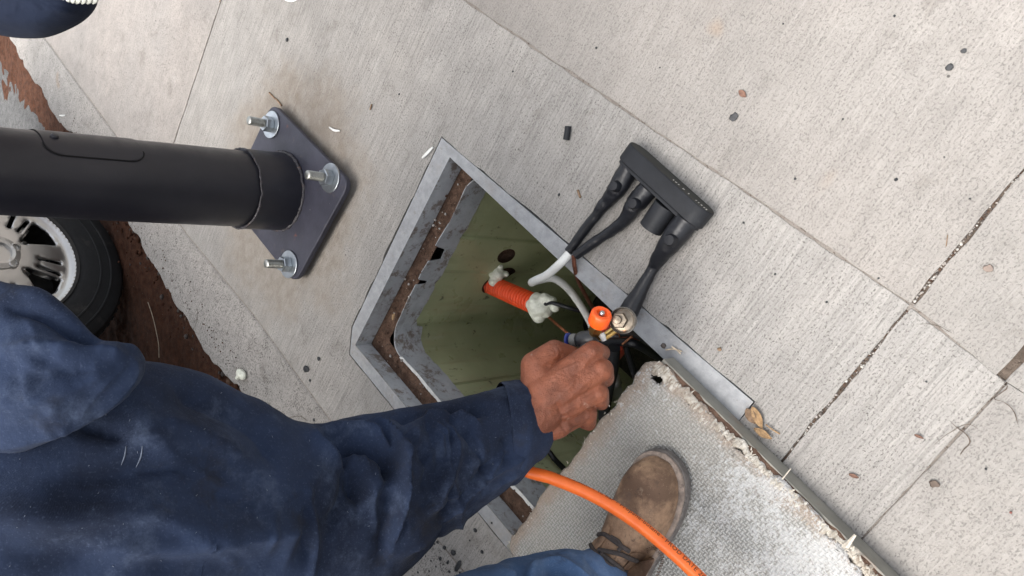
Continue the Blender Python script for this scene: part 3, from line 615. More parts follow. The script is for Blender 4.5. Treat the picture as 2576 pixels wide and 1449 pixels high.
ring_ = MB(); lc = P(1545, 856, -.155); an = np.linspace(0, 2 * np.pi, 33); ring_.add(*tube_vf([lc + .0155 * math.cos(a) * CV(.75, .2, 0) + .021 * math.sin(a) * CV(0, 1, .2) for a in an], .0016, n=33, seg=8)); ring_.build('copper_ring', COPPER, rc)
lathe('lug_barrel', P(1546, 855, -.18), -dv + CV(0, -.2, 0), [(.0105, 0), (.0115, .006), (.0085, .010), (.006, .010), (.0055, .004)], ZINC, rc, 20)
wp = tube('wire_piece', [P(1566, 866, -.12), P(1590, 846, -.11)], .0022, COPPER, None, 8, 8); tag(wp, 'short copper strip in the pit under the frame edge', 'wire')
fp = M_('foam_scrap', *blob_vf(P(1530, 972, -.28), .03, 4, .3, 3), simple('grey_fragment', (.30, .30, .28), .8)); tag(fp, 'pale grey fragment lying deep in the pit beside the lid', 'fragment')

# ================================================================== LAMP POST
zt = .032
post = thing('lamp_post', P(715, 482, 0), 'dark grey steel lamp post bolted down by a diamond base plate', 'lamp post')
cT, cR, cB = (LOC(P(x, y, zt)) for x, y in ((684, 258), (880, 459), (741, 714))); cL = cT + cB - cR
def round_poly(c, r_, n=6):
    o = []
    for i in range(len(c)):
        p, a, b = np.array(c[i]), np.array(c[i - 1]), np.array(c[(i + 1) % len(c)]); ua = (a - p) / np.linalg.norm(a - p); ub = (b - p) / np.linalg.norm(b - p)
        for k in range(n + 1):
            w = k / n; o.append(tuple(p + ua * r_ * (1 - w) ** 2 + ub * r_ * w ** 2))
    return o
pl = round_poly([cT, cR, cB, cL], .034)
v, f = prism_vf(pl, .018, zt); pm = MB(); pm.add(LA(v), f); po = pm.build('base_plate', PLATE, post, True, 30)
bv = po.modifiers.new('bevel', 'BEVEL'); bv.width = .0022; bv.segments = 2; bv.limit_method = 'ANGLE'
gr = inset(pl, .05); v, f = prism_vf([tuple(q) for q in gr], -.01, .0178); gm = MB(); gm.add(LA(v), f); gm.build('grout_bed', DARK, post, False)
pc = P(706, 482, zt); Dp = (pc - EYE) @ dv; rb_ = 97 / F * Dp
v0 = ray(0, 431); top_pt = EYE + v0 * (pc[1] / v0[1]); top_pt = np.array([top_pt[0], pc[1], top_pt[2]]); axp = (top_pt - pc) / np.linalg.norm(top_pt - pc); Dt = (top_pt - EYE) @ dv; rt_ = 110 / F * Dt; Lp = np.linalg.norm(top_pt - pc)
def prad(h): return rb_ * .975 + (rt_ - rb_ * .975) * h / Lp
k_ = P(650, 477, 0); hs_ = None
stubh = .112
lathe('pole_stub', pc, axp, [(rb_, 0), (rb_ * .995, stubh * .5), (rb_ * .99, stubh)], POLE, post, 72)
lathe('pole', pc, axp, [(prad(stubh) * .97, stubh - .005), (prad(stubh) * .985, stubh + .001), (prad(.3), .3), (prad(.6), .6), (prad(.9), .9), (prad(.9) * .96, 2.0), (prad(.9) * .9, 3.6)], POLE, post, 96)
def weld(name, h, r_, w, seed):
    an = np.linspace(0, 2 * np.pi, 181); a = np.cross(axp, [0, 1.0, 0]); a /= np.linalg.norm(a); b = np.cross(axp, a); pt = pc + axp * h + r_ * (np.cos(an)[:, None] * a + np.sin(an)[:, None] * b); pt = pt + axp * (.0022 * fbm(np.column_stack([np.cos(an), np.sin(an), an * 0]), 5, 3, seed))[:, None]
    rr = w * (1 + .35 * fbm(np.column_stack([np.cos(an), np.sin(an), an * 0]), 22, 3, seed + 1)); v, f = tube_vf(pt, rr, seg=10, raw=True, capped=False); return fixn(M_(name, v, f, WELD, post))
weld('weld_bead', .002, rb_ + .0005, .0045, 1); weld('weld_bead', stubh, rb_ * .982, .0026, 4)
# hand hole cover on the +X side
ra_ = np.cross(axp, [0, 1.0, 0]); ra_ /= np.linalg.norm(ra_); rb2 = np.cross(axp, ra_)
def on_pole(ang, h, lift=0.0): return pc + axp * h + (prad(h) + lift) * (math.cos(ang) * ra_ + math.sin(ang) * rb2)
def pole_at(x, y):                            # height and angle of the pole surface at a photo point
    v = ray(x, y) / np.linalg.norm(ray(x, y)); lo_, hi_ = .3, 2.2; best = None; prev = None
    for k in np.arange(.6, 2.4, .002):
        p = EYE + v * k; w = p - pc; h = w @ axp; q = w - axp * h; d_ = np.linalg.norm(q) - prad(h)
        if d_ < 0: return math.atan2(q @ rb2, q @ ra_), h
    p = min(((np.linalg.norm((EYE + v * k - pc) - axp * ((EYE + v * k - pc) @ axp)), k) for k in np.arange(.6, 2.4, .004)))[1]; w = EYE + v * p - pc; h = w @ axp; q = w - axp * h; return math.atan2(q @ rb2, q @ ra_), h
a1, h1 = pole_at(366, 408); a2, h2 = pole_at(122, 384); aL = a1
ha, hb = min(h1, h2), max(h1, h2); ang0 = aL; sg = 1 if pole_at(250, 362)[0] > aL else -1
ang1 = ang0 + sg * 1.75; hb += .004
prm = rrect(0, 0, 1, 1, .16, 8); outl = [(ang0 + (ang1 - ang0) * q[0], ha + (hb - ha) * q[1]) for q in rrect(0, 0, 1, 1, .17, 8)]
nu_, nv_ = 24, 30; cv_, mk = [], []
U, V = np.meshgrid(np.linspace(0, 1, 40), np.linspace(0, 1, 60), indexing='ij'); vv = []
def clampr(u, v_, r_=.17):
    return u, v_
for i in range(40):
    lo_ = 0.0; u = i / 39; dd = 0
    if u < .17: dd = .17 - math.sqrt(max(0, .17 ** 2 - (.17 - u) ** 2))
    if u > .83: dd = .17 - math.sqrt(max(0, .17 ** 2 - (u - .83) ** 2))
    for j in range(60): w = dd + (1 - 2 * dd) * j / 59; vv.append(on_pole(ang0 + (ang1 - ang0) * u, ha + (hb - ha) * w, .0018))
hc = M_('hand_hole_cover', vv, grid_faces(40, 60), POLE, post); hc['label'] = 'curved cover plate with dark outline and one screw'
ol = [on_pole(ang0 + (ang1 - ang0) * u, ha + (hb - ha) * w, .0014) for u, w in rrect(-.012, -.010, 1.012, 1.010, .17, 8)]; ol.append(ol[0]); v, f = tube_vf(ol, .0010, seg=6, raw=True, capped=False)
M_('cover_gap', v, f, simple('black_gap', (.004, .004, .004), .9), hc)
sa, sh_ = pole_at(137, 346); spn = math.cos(sa) * ra_ + math.sin(sa) * rb2; lathe('screw', on_pole(sa, sh_, .0015), spn, [(.0075, 0), (.0072, .003), (.005, .0055), (0, .006)], POLE, hc, 16)
# bolts
wcs = [P(x, y, zt) for x, y in ((684, 314), (832, 448), (728, 665))]; wcs.append(wcs[0] + wcs[2] - wcs[1])
tips = [(629, 304), (766, 438), (669, 656), None]
bh = .066
ws = lathe_vf((0, 0, 0), (0, 0, 1), [(.0125, .0003), (.0335, .0003), (.0345, .001), (.0345, .0035), (.0335, .0042), (.0125, .0042)], 40)
hexv = lathe_vf((0, 0, 0.0042), (0, 0, 1), [(.0185, 0), (.0195, .0012), (.0195, .0188), (.018, .0205), (.0105, .0205)], 6)
nb = 260; zz = np.linspace(.022, bh, nb); rt = .0096 + .0012 * np.sin(zz / .0042 * 2 * np.pi); rt[-6:] *= np.linspace(1, .82, 6); bolt = lathe_vf((0, 0, 0), (0, 0, 1), list(zip(rt, zz)), 20)
proto = None
for i, c in enumerate(wcs):
    if proto is None:
        proto = [fixn(M_('washer', *ws, ZINC, post, True, 30)), fixn(M_('nut', *hexv, ZINC, post, False)), fixn(M_('bolt', *bolt, THREAD, post, True, 60))]; parts = proto
    else:
        parts = []
        for o in proto: q = o.copy(); COL.objects.link(q); parts.append(q)
    for j, o in enumerate(parts):
        o.matrix_basis = Matrix.Translation(Vector(c)) @ Matrix.Rotation(.45 + i * .7 + j, 4, 'Z')
# ================================================================== PARKED CAR
hub = LW(-1.22, 1.15, .30); yaw = R(143.7 - 180 - 24); wn_ = np.array([math.cos(yaw), math.sin(yaw), 0]); wt = np.array([-math.sin(yaw), math.cos(yaw), 0]); up = np.array([0, 0, 1.0])
car = thing('parked_car', LW(.1, 2.0, -.08), 'dark car parked at the kerb with a silver alloy wheel', 'car')
def make_wheel(hub, wn_, wt, parent):
    TR, RR = .386, .232
    tyre = lathe('tyre', hub, wn_, [(RR - .012, -.20), (RR + .03, -.215), (TR - .03, -.205), (TR - .004, -.18), (TR, -.12), (TR, -.06), (TR - .004, -.022), (TR - .012, -.008), (TR - .028, .000), (TR - .046, .0035), (TR - .048, .0065), (TR - .052, .0065), (TR - .054, .004), (TR - .08, .006), (TR - .082, .0078), (TR - .086, .0078), (TR - .088, .006), (RR + .03, .004), (RR + .008, -.001), (RR - .004, -.010), (RR - .012, -.03)], TYRE, parent, 96, 25, up, False)
    b = MB()
    for k in range(72):
        a = 2 * math.pi * k / 72; dr = math.cos(a) * wt + math.sin(a) * up; pe = -math.sin(a) * wt + math.cos(a) * up; c = hub + dr * (TR + .001) - wn_ * .03; w = .008
        q = [c + pe * w * x + wn_ * .05 * y + dr * z_ for x in (-1, 1) for y in (-.2, -.1) for z_ in (-.016, .0006)]
        b.add(q, [(0, 1, 3, 2), (4, 6, 7, 5), (0, 4, 5, 1), (2, 3, 7, 6), (1, 5, 7, 3), (0, 2, 6, 4)])
    b.build('tread_block', TYRE, tyre, False)['kind'] = 'stuff'
    # spoked disc cut with smooth windows and slots
    holes = []
    def pol(r_, a): return (r_ * math.cos(a), r_ * math.sin(a))
    for k in range(5):
        a0 = R(-58 + 72 * k); holes.append(round_poly([pol(.084, a0 - R(5)), pol(.192, a0 - R(16)), pol(.196, a0), pol(.192, a0 + R(16)), pol(.084, a0 + R(5))], .012, 5))
        for da in (-52, -38):
            c_, s2 = math.cos(a0 + R(da)), math.sin(a0 + R(da)); q = rrect(.112, -.0062, .186, .0062, .006, 4); holes.append([(x * c_ - y * s2, x * s2 + y * c_) for x, y in q])
    outer = [pol(RR, R(3 * k)) for k in range(120)]; inner = [pol(.05, R(9 * k)) for k in range(40)]
    pts = []; ed = []
    for lp in [outer, inner] + holes: b0 = len(pts); pts += lp; ed += [(b0 + i, b0 + (i + 1) % len(lp)) for i in range(len(lp))]
    for r_ in np.linspace(.06, RR - .006, 22):
        for k in range(90):
            q = pol(r_, R(4 * k + r_ * 300))
            if not any(inside(q, h) for h in holes): pts.append(q)
    vs, _, fs, *_ = delaunay_2d_cdt([Vector(q) for q in pts], ed, [], 0, 1e-6); vs = np.array([tuple(q) for q in vs]); keep = []
    for q in fs:
        c = vs[list(q)].mean(0); r_ = np.hypot(*c)
        if .05 < r_ < RR and not any(inside(c, h) for h in holes): keep.append(tuple(q))
    hp2 = np.array([p for h in holes for p in h]); dmin = np.min(np.hypot(vs[:, None, 0] - hp2[None, :, 0], vs[:, None, 1] - hp2[None, :, 1]), axis=1)
    dp = np.interp(np.hypot(vs[:, 0], vs[:, 1]), [.05, .09, .16, .20, .215, .226, RR], [.008, .006, -.008, -.018, -.015, -.004, -.002]) - .005 * np.clip(1 - dmin / .007, 0, 1) ** 2
    v = hub + vs[:, :1] * wt + vs[:, 1:2] * up + dp[:, None] * wn_; o = fixn(M_('rim', v, keep, RIM, parent)); flip = np.dot(np.array(o.data.polygons[0].normal), wn_) < 0
    sf = o.modifiers.new('depth', 'SOLIDIFY'); sf.thickness = .026; sf.offset = 1 if flip else -1
    lathe('rim_barrel', hub, wn_, [(RR, -.003), (RR + .004, .003), (RR - .004, .001), (RR - .012, -.05), (RR - .02, -.18), (.05, -.19)], RIM_D, o, 72, 40, up, False)
    lathe('brake_disc', hub - wn_ * .09, wn_, [(.15, 0), (.15, .02), (.06, .02), (.06, .04), (0, .04)], RIM_D, o, 40, 40, up)
    lathe('hub_cap', hub, wn_, [(.062, .002), (.06, .012), (.045, .018), (.036, .016), (.034, .006), (0, .006)], RIM, o, 40, 30, up)
    for k in range(5):
        a = 2 * math.pi * (k + .05) / 5; c = hub + .052 * (math.cos(a) * wt + math.sin(a) * up); lathe('lug_nut', c, wn_, [(.016, .0), (.016, .016), (.011, .018), (.010, .008), (0, .008)], RIM, o, 12, 30, up)
    return tyre
def wheel(s_, t_, wn_, wt):
    w = bpy.data.objects.new('wheel', None); w.empty_display_size = .05; h = LW(s_, t_, .30); w.location = tuple(h - np.array(car.location)); COL.objects.link(w); w.parent = car; return w, h
# the wheel is one part (tyre) with its rim as a second part, both under the car
make_wheel(hub, wn_, wt, car)
prof = [(-2.05, .22), (-2.1, .5), (-2.0, .72), (-1.1, .86), (-.55, 1.32), (.2, 1.46), (1.3, 1.44), (2.0, 1.0), (2.25, .92), (2.3, .45), (2.2, .24), (1.93, .24)]
arch = lambda c: [(c + .44 * math.cos(a), .30 + .44 * math.sin(a)) for a in np.linspace(R(-8), R(188), 14)]
prof = prof + arch(1.5) + [(1.0, .22), (-.70, .22)] + arch(-1.22)
bodyv = []; npf = len(prof)
for t_, ins in ((1.065, .0), (2.9, .0)): bodyv += [(s_, t_ + (.18 * max(0, z_ - .9) if t_ < 2 else -.18 * max(0, z_ - .9)), z_) for s_, z_ in prof]
bf_ = [tuple(range(npf)), tuple(range(npf, 2 * npf))[::-1]] + [(i, (i + 1) % npf, npf + (i + 1) % npf, npf + i) for i in range(npf)]
cb_ = fixn(M_('body', LA(bodyv), bf_, CARP, car, False))
for pw in ([(-.62, .93), (-.36, 1.25), (.2, 1.36), (.35, 1.36), (.35, .93)], [(.43, .93), (.43, 1.36), (1.2, 1.33), (1.62, .98)]):
    v = [(s_, 1.061 + .18 * max(0, z_ - .9), z_) for s_, z_ in pw] + [(s_, 1.095 + .18 * max(0, z_ - .9), z_) for s_, z_ in pw]; n_ = len(pw); fixn(M_('window', LA(v), [tuple(range(n_)), tuple(range(n_, 2 * n_))[::-1]] + [(i, (i + 1) % n_, n_ + (i + 1) % n_, n_ + i) for i in range(n_)], GLASSM, car, False))
h2_ = LW(1.5, 1.19, .30); lathe('tyre', h2_, -np.append(E2, 0), [(.22, -.2), (.36, -.2), (.372, -.15), (.372, -.03), (.35, 0), (.23, .0), (.22, -.02)], TYRE, car, 48, 25, up); lathe('rim', h2_, -np.append(E2, 0), [(.23, -.06), (.226, -.004), (.19, -.02), (.06, 0), (0, .0)], RIM, car, 48, 30, up)

# ================================================================== PIT LID
la = math.atan2(E1[1], E1[0]) - R(3.2); fx = np.array([math.cos(la), math.sin(la)]); fy = np.array([fx[1], -fx[0]])
if fy @ E2 < 0: fy = -fy
LID = lid_mat(tuple(fx), tuple(fy)); zl = .046; p0 = LW(.656, .030)[:2]
def FL(a, b, z): q = p0 + a * fx + b * fy; return np.array([q[0], q[1], z])
lid = thing('pit_lid', FL(.35, .25, 0), 'grey woven fibreglass pit lid with frayed edge under the brown boot', 'lid')
LX, LY = .74, .492; nx, ny = 186, 126
X, Y = np.meshgrid(np.linspace(0, 1, nx), np.linspace(0, 1, ny), indexing='ij'); px_ = X * LX; py_ = Y * LY; pp = np.stack([px_, py_, X * 0], -1)
er = np.maximum(0, .007 + .008 * fbm(pp, 22, 4, 41) + .005 * fbm(pp, 120, 2, 42)) * np.clip((px_ - .02) / .08, .25, 1)
py_ = py_ + er * np.clip(1 - Y * 8, 0, 1); px_ = px_ + np.clip(.003 + .004 * fbm(pp, 30, 3, 44), 0, 1) * np.clip(1 - X * 10, 0, 1); py_ = py_ - (.003 + .004 * fbm(pp, 30, 3, 46)) * np.clip(1 - (1 - Y) * 8, 0, 1)
cut = np.clip(1 - (px_ + py_) / .026, 0, 1); px_ += cut * .012; py_ += cut * .012; cut = np.clip(1 - (px_ + LY - py_) / .03, 0, 1); px_ += cut * .012; py_ -= cut * .012
ed_ = np.minimum(np.minimum(X * LX, (1 - X) * LX), np.minimum(Y * LY, (1 - Y) * LY)); zz = zl + .0012 * fbm(pp, 60, 3, 47) - .0055 * np.clip(1 - ed_ / .010, 0, 1) ** 2 + .0018 * fbm(pp, 6, 2, 48)
ha_, hb_ = .034, .026; dx, dy = px_ - ha_, py_ - hb_; rr = np.sqrt((dx / .0105) ** 2 + (dy / .0085) ** 2); kk = np.where((rr > .72) & (rr < 1.3), 1 / np.maximum(rr, .1), 1); px_ = ha_ + dx * kk; py_ = hb_ + dy * kk; zz = zz - .0035 * np.clip(1 - (rr - 1) / 1.3, 0, 1)
V3 = np.concatenate([(p0 + px_[..., None] * fx + py_[..., None] * fy), zz[..., None]], -1).reshape(-1, 3); kill = (rr < .95).reshape(-1)
ff = [q for q in grid_faces(nx, ny) if not any(kill[i] for i in q)]; lt = M_('lid_top', V3, ff, LID, lid); sd = lt.modifiers.new('thickness', 'SOLIDIFY'); sd.thickness = .009; sd.offset = -1 if lt.data.polygons[0].normal.z > 0 else 1
sk = MB(); oq = [(-.001, -.001), (LX, -.001), (LX, LY), (-.001, LY)]; oq = [(.022, -.0015), (LX, -.0015), (LX, LY - .002), (.006, LY - .002)]; iq = [(.02, .02), (LX - .02, .02), (LX - .02, LY - .02), (.02, LY - .02)]
def ringprism(oq, iq, z0, z1): 
    v = [FL(a, b, z) for z in (z0, z1) for q in (oq, iq) for a, b in q]; f = []
    for i in range(4): j = (i + 1) % 4; f += [(i, j, 8 + j, 8 + i), (4 + i, 4 + j, 12 + j, 12 + i), (8 + i, 8 + j, 12 + j, 12 + i), (i, j, 4 + j, 4 + i)]
    return v, f
sk.add(*ringprism(oq, iq, .0026, zl - .0085)); so_ = sk.build('lid_side', SKIRT, lid, False)
# dirt under the frayed edge and the frayed fibres
g_ = []
for i in range(220):
    a = .03 + (LX - .05) * i / 219
    for j, b in enumerate((.000, .004, .009, .016)): g_.append(FL(a, b + .002 * vnoise(np.array([[a, b, 0]]), 60, 3)[0], zl - .0088 + (.004 * abs(vnoise(np.array([[a, b, 1]]), 110, 5)[0]) + .0015) * (j in (1, 2)) ))
ed = M_('edge_dirt', g_, grid_faces(220, 4), DIRT, lid); ed['kind'] = 'stuff'
nb_, mb_ = 900, 16; A_, B_ = np.meshgrid(np.linspace(.02, LX, nb_), np.linspace(0, 1, mb_), indexing='ij'); wb = .020 + .012 * fbm(np.stack([A_, A_ * 0, A_ * 0], -1), 12, 3, 71); st0 = .0045 + .006 * fbm(np.stack([A_, A_ * 0, A_ * 0], -1), 60, 4, 72); bb = st0 + B_ * wb
np3 = np.stack([A_ * 420, bb * 90, A_ * 0], -1); hz = np.sin(np.clip(B_ * 1.05, 0, 1) * math.pi) ** .5; zb_ = zl - .0045 + .0050 * hz + (.0026 * fbm(np3, 1.0, 3, 73) + .0012 * fbm(np3, 3.0, 2, 74)) * hz; zb_ = zb_ - .004 * (fbm(np.stack([A_, A_ * 0, A_ * 0], -1), 7, 2, 75) > .35)
V_ = np.concatenate([(p0 + A_[..., None] * fx + bb[..., None] * fy), zb_[..., None]], -1).reshape(-1, 3); o = M_('frayed_edge', V_, grid_faces(nb_, mb_), FRAY, lid); o['kind'] = 'stuff'
fbm_ = MB()
def sliver(c, d_, L_, w, up_=None):
    d_ = np.asarray(d_, float); d_ /= np.linalg.norm(d_); s_ = np.cross(d_, [0, 0, 1.0]); s_ /= max(np.linalg.norm(s_), 1e-6); n_ = np.cross(s_, d_)
    e_ = c + d_ * L_; q = [c - s_ * w, c + s_ * w, c + n_ * w, e_ - s_ * w * .4, e_ + s_ * w * .4, e_ + n_ * w * .5]; return q, [(0, 1, 4, 3), (1, 2, 5, 4), (2, 0, 3, 5), (0, 2, 1), (3, 4, 5)]
f3x, f3y = np.append(fx, 0), np.append(fy, 0)
for k in range(260):
    a = random.uniform(.05, LX - .02) ; a = max(a, random.uniform(.0, LX)) ; lng = random.random() < .035; rag = random.gauss(.011, .005); c = FL(a, rag, zl + random.uniform(-.006, .0015)); an = random.choice((-1, 1)) * random.uniform(.2, 1.6)
    fbm_.add(*sliver(c, -f3y * math.cos(an) + f3x * math.sin(an) + np.array([0, 0, random.uniform(-.4, .03)]), random.uniform(.003, .007) if not lng else random.uniform(.006, .011), random.uniform(.0006, .0022)))
for k in range(70):
    b = random.uniform(.01, LY - .01); an = random.gauss(0, .6); fbm_.add(*sliver(FL(random.uniform(.002, .02), b, zl - .001), -f3x * math.cos(an) + f3y * math.sin(an) + np.array([0, 0, random.uniform(-.2, .3)]), random.uniform(.002, .0045), random.uniform(.0004, .0010)))
o = fbm_.build('frayed_fibre', FIBRE, lid, False); o['kind'] = 'stuff'
for (x, y), (x2, y2), w in (((1968, 1205), (1990, 1178), .0012), ((2128, 1375), (2152, 1345), .004)):
    a, b = P(x, y, zl + .002), P(x2, y2, zl + .006); q = M_('splinter', *sliver(a, b - a, np.linalg.norm(b - a), w), FIBRE, lid, False)

# ================================================================== SPLICE CONNECTOR
spl = thing('splice_connector', P(1670, 520, 0), 'black rubber cable splice block with four sleeved legs lying on concrete', 'cable connector')
b1, b2 = LW(.414, -.203, .0245), LW(.604, -.183, .0245); bd = (b2 - b1) / np.linalg.norm(b2 - b1); bn = np.cross([0, 0, 1.0], bd); 
if LOC(A0 * 0 + (b1 + bn)[:2])[1] < LOC(b1[:2])[1]: bn = -bn
def stad(L_, h, n=12):
    o = []
    for k in range(n + 1): a = R(-90 + 180 * k / n); o.append((L_ / 2 - h / 2 + h / 2 * math.cos(a), h / 2 * math.sin(a)))
    for k in range(n + 1): a = R(90 + 180 * k / n); o.append((-L_ / 2 + h / 2 + h / 2 * math.cos(a), h / 2 * math.sin(a)))
    return o
Lb = np.linalg.norm(b2 - b1); mid = (b1 + b2) / 2
def bar_block(rings, name, mat):
    v = []; n_ = len(stad(1, .5))
    for L_, h, d_ in rings: v += [mid + bd * x + np.array([0, 0, 1.0]) * z_ + bn * d_ for x, z_ in stad(L_, h)]
    f = grid_faces(len(rings), n_, True) + [tuple(range(n_))[::-1], tuple(range((len(rings) - 1) * n_, len(rings) * n_))]; return fixn(M_(name, v, f, mat, spl, True, 35))
bar_block([(Lb - .002, .044, -.0165), (Lb, .046, -.0145), (Lb, .046, .0125), (Lb - .003, .043, .0145), (Lb - .007, .040, .0150), (Lb - .007, .040, .0195)], 'bar', RUBBER)
bar_block([(Lb - .004, .042, -.0172), (Lb - .004, .042, -.0168)], 'bar_back', RUBBER_B)
pr = MB()
for k in list(range(0, 3)) + [4, 6] + list(range(9, 14)):
    c = mid + bd * (.012 + k * .0058) - bn * .0174 + np.array([0, 0, .012]); 
    for i in range(2): pr.add(*blob_vf(c + np.array([0, 0, -.0022 * i]) + bd * random.uniform(-.001, .001), .0011, k + i, .3, 1))
pr.build('worn_marking', STONE3, spl)
def leg(pxw, z, mat, name='leg', lump=.0, seed=0, seg=22, n=90):
    p3, rr = [], []
    for q in pxw:
        x, y, w = q[:3]; zz_ = q[3] if len(q) > 3 else z; p = P(x, y, zz_); p3.append(p); rr.append(w * 1.1 / 2 / F * ((p - EYE) @ dv))
    q = cr(np.column_stack([p3, rr]), n); c, r_ = q[:, :3], q[:, 3]; T_, N_, B_ = frames(c); a = np.arange(seg) / seg * 2 * np.pi
    u = (np.cos(a)[None, :, None] * N_[:, None] + np.sin(a)[None, :, None] * B_[:, None]); v = c[:, None] + u * r_[:, None, None]; k = 1 + lump * fbm(v, 45, 3, seed) + lump * .6 * fbm(v * np.array([1, 1, 1]), 110, 2, seed + 3); v = c[:, None] + u * (r_[:, None] * k)[..., None]
    f = grid_faces(n, seg, True) + [tuple(range(seg))[::-1], tuple(range((n - 1) * seg, n * seg))]; return fixn(M_(name, v.reshape(-1, 3), f, mat, spl, True, 60))
def stud(x, y, z, r_=.0078, par=None): lathe('bolt_bump', P(x, y, z), (0, 0, 1), [(r_ * 1.25, -.006), (r_ * 1.1, .0005), (r_, .002), (r_ * .9, .0042), (0, .0046)], SHRINK, par, 20)
l1 = leg([(1583, 424, 48, .028), (1563, 458, 46, .028), (1548, 482, 42, .026), (1533, 500, 35, .022), (1516, 519, 31, .02), (1499, 543, 25, .018), (1469, 580, 23, .015), (1431, 632, 21, .014)], .027, SHRINK, 'leg', .07, 2); stud(1546, 468, .047, .0082, l1)
l2 = leg([(1632, 474, 46, .028), (1611, 498, 46, .028), (1594, 520, 43, .026), (1580, 543, 36, .022), (1560, 564, 30, .018), (1528, 588, 25, .015), (1491, 612, 23, .015), (1448, 643, 21, .018)], .027, SHRINK, 'leg', .08, 5); stud(1594, 512, .047, .0085, l2)
l3 = leg([(1676, 517, 57, .028), (1660, 541, 57, .027), (1637, 575, 56, .026)], .027, RUBBER, 'leg', .0, 7, 28, 30)
l4 = leg([(1729, 551, 58, .028), (1708, 580, 57, .028), (1688, 607, 52, .027), (1668, 634, 42, .022), (1652, 658, 34, .018), (1642, 676, 27, .016), (1625, 706, 29, .016), (1605, 742, 36, .018), (1588, 772, 42, .02), (1572, 800, 42, .02)], .027, SHRINK, 'leg', .06, 9, 24, 120); stud(1686, 604, .049, .0088, l4)

# ================================================================== WORKER
worker = thing('person', P(900, 1700, 0), 'worker in navy jacket, jeans and brown boots gripping the torch', 'person')
def polydist(pix, poly):
    best = np.full(len(pix), 1e9); sgn = np.zeros(len(pix)); par = np.zeros(len(pix)); poly = np.asarray(poly, float); k = len(poly) - 1
    for i in range(k):
        a, b = poly[i], poly[i + 1]; ab = b - a; t = np.clip(((pix - a) @ ab) / (ab @ ab), 0, 1); q = a + t[:, None] * ab; d_ = np.linalg.norm(pix - q, axis=1); cr_ = ab[0] * (pix[:, 1] - a[1]) - ab[1] * (pix[:, 0] - a[0]); m_ = d_ < best
        best = np.where(m_, d_, best); sgn = np.where(m_, np.sign(cr_), sgn); par = np.where(m_, (i + t) / k, par)
    return best, sgn, par
def folds(pix, F_):
    r_ = np.zeros(len(pix))
    for poly, amp, w, asym in F_:
        poly = cr(poly, 18); d_, s_, t = polydist(pix, poly); ww = np.where(s_ > 0, w * asym, w); r_ += 1.35 * amp * (.45 * np.exp(-(d_ / ww) ** 2) + .62 * np.exp(-1.5 * d_ / ww)) * np.clip(np.minimum(t, 1 - t) * 5 + .15, 0, 1)
    return r_
def loft(name, st, nu, nv, mat, parent, flat=.8, F_=(), namp=.004, nsc=9, seed=0, cap0=True, cap1=True, nsc2=30, namp2=.0012):
    q = cr(st, nu); ct = np.array([Wd(a, b, D) for a, b, D in q[:, [0, 1, 4]]]); cb = np.array([Wd(a, b, D) for a, b, D in q[:, [2, 3, 4]]]); C_ = (ct + cb) / 2; a_ = (ct - cb) / 2
    T_ = np.gradient(C_, axis=0); T_ /= np.linalg.norm(T_, axis=1)[:, None]; N_ = np.cross(a_, T_); N_ /= np.linalg.norm(N_, axis=1)[:, None]; N_ *= np.sign(np.sum(N_ * (EYE - C_), 1))[:, None]
    la_ = np.linalg.norm(a_, axis=1); th = np.arange(nv) / nv * 2 * np.pi; c_, s_ = np.cos(th), np.sin(th); nrm = c_[None, :, None] * (a_ / la_[:, None])[:, None] + s_[None, :, None] * N_[:, None]
    fl = q[:, 5] if q.shape[1] > 5 else np.full(nu, flat)
    v = C_[:, None] + c_[None, :, None] * a_[:, None] + s_[None, :, None] * (N_ * (la_ * fl)[:, None])[:, None]; vf = v.reshape(-1, 3); nf = nrm.reshape(-1, 3); front = np.clip(np.repeat(s_[None], nu, 0).reshape(-1) * 2.0 + .18, 0, 1)
    dsp = namp * fbm(vf, nsc, 3, seed) + namp2 * fbm(vf, nsc2, 3, seed + 5)
    if len(F_): dsp = dsp + folds(PX(vf), F_) * front
    vf = vf + nf * dsp[:, None]; f = grid_faces(nu, nv, True)
    if cap0: f.append(tuple(range(nv))[::-1])
    if cap1: f.append(tuple(range((nu - 1) * nv, nu * nv)))
    return fixn(M_(name, vf, f, mat, parent))
def z5(x, y): return ((900 + x / 1.969) / 1.267, (1100 + y / 1.969) / 1.267)
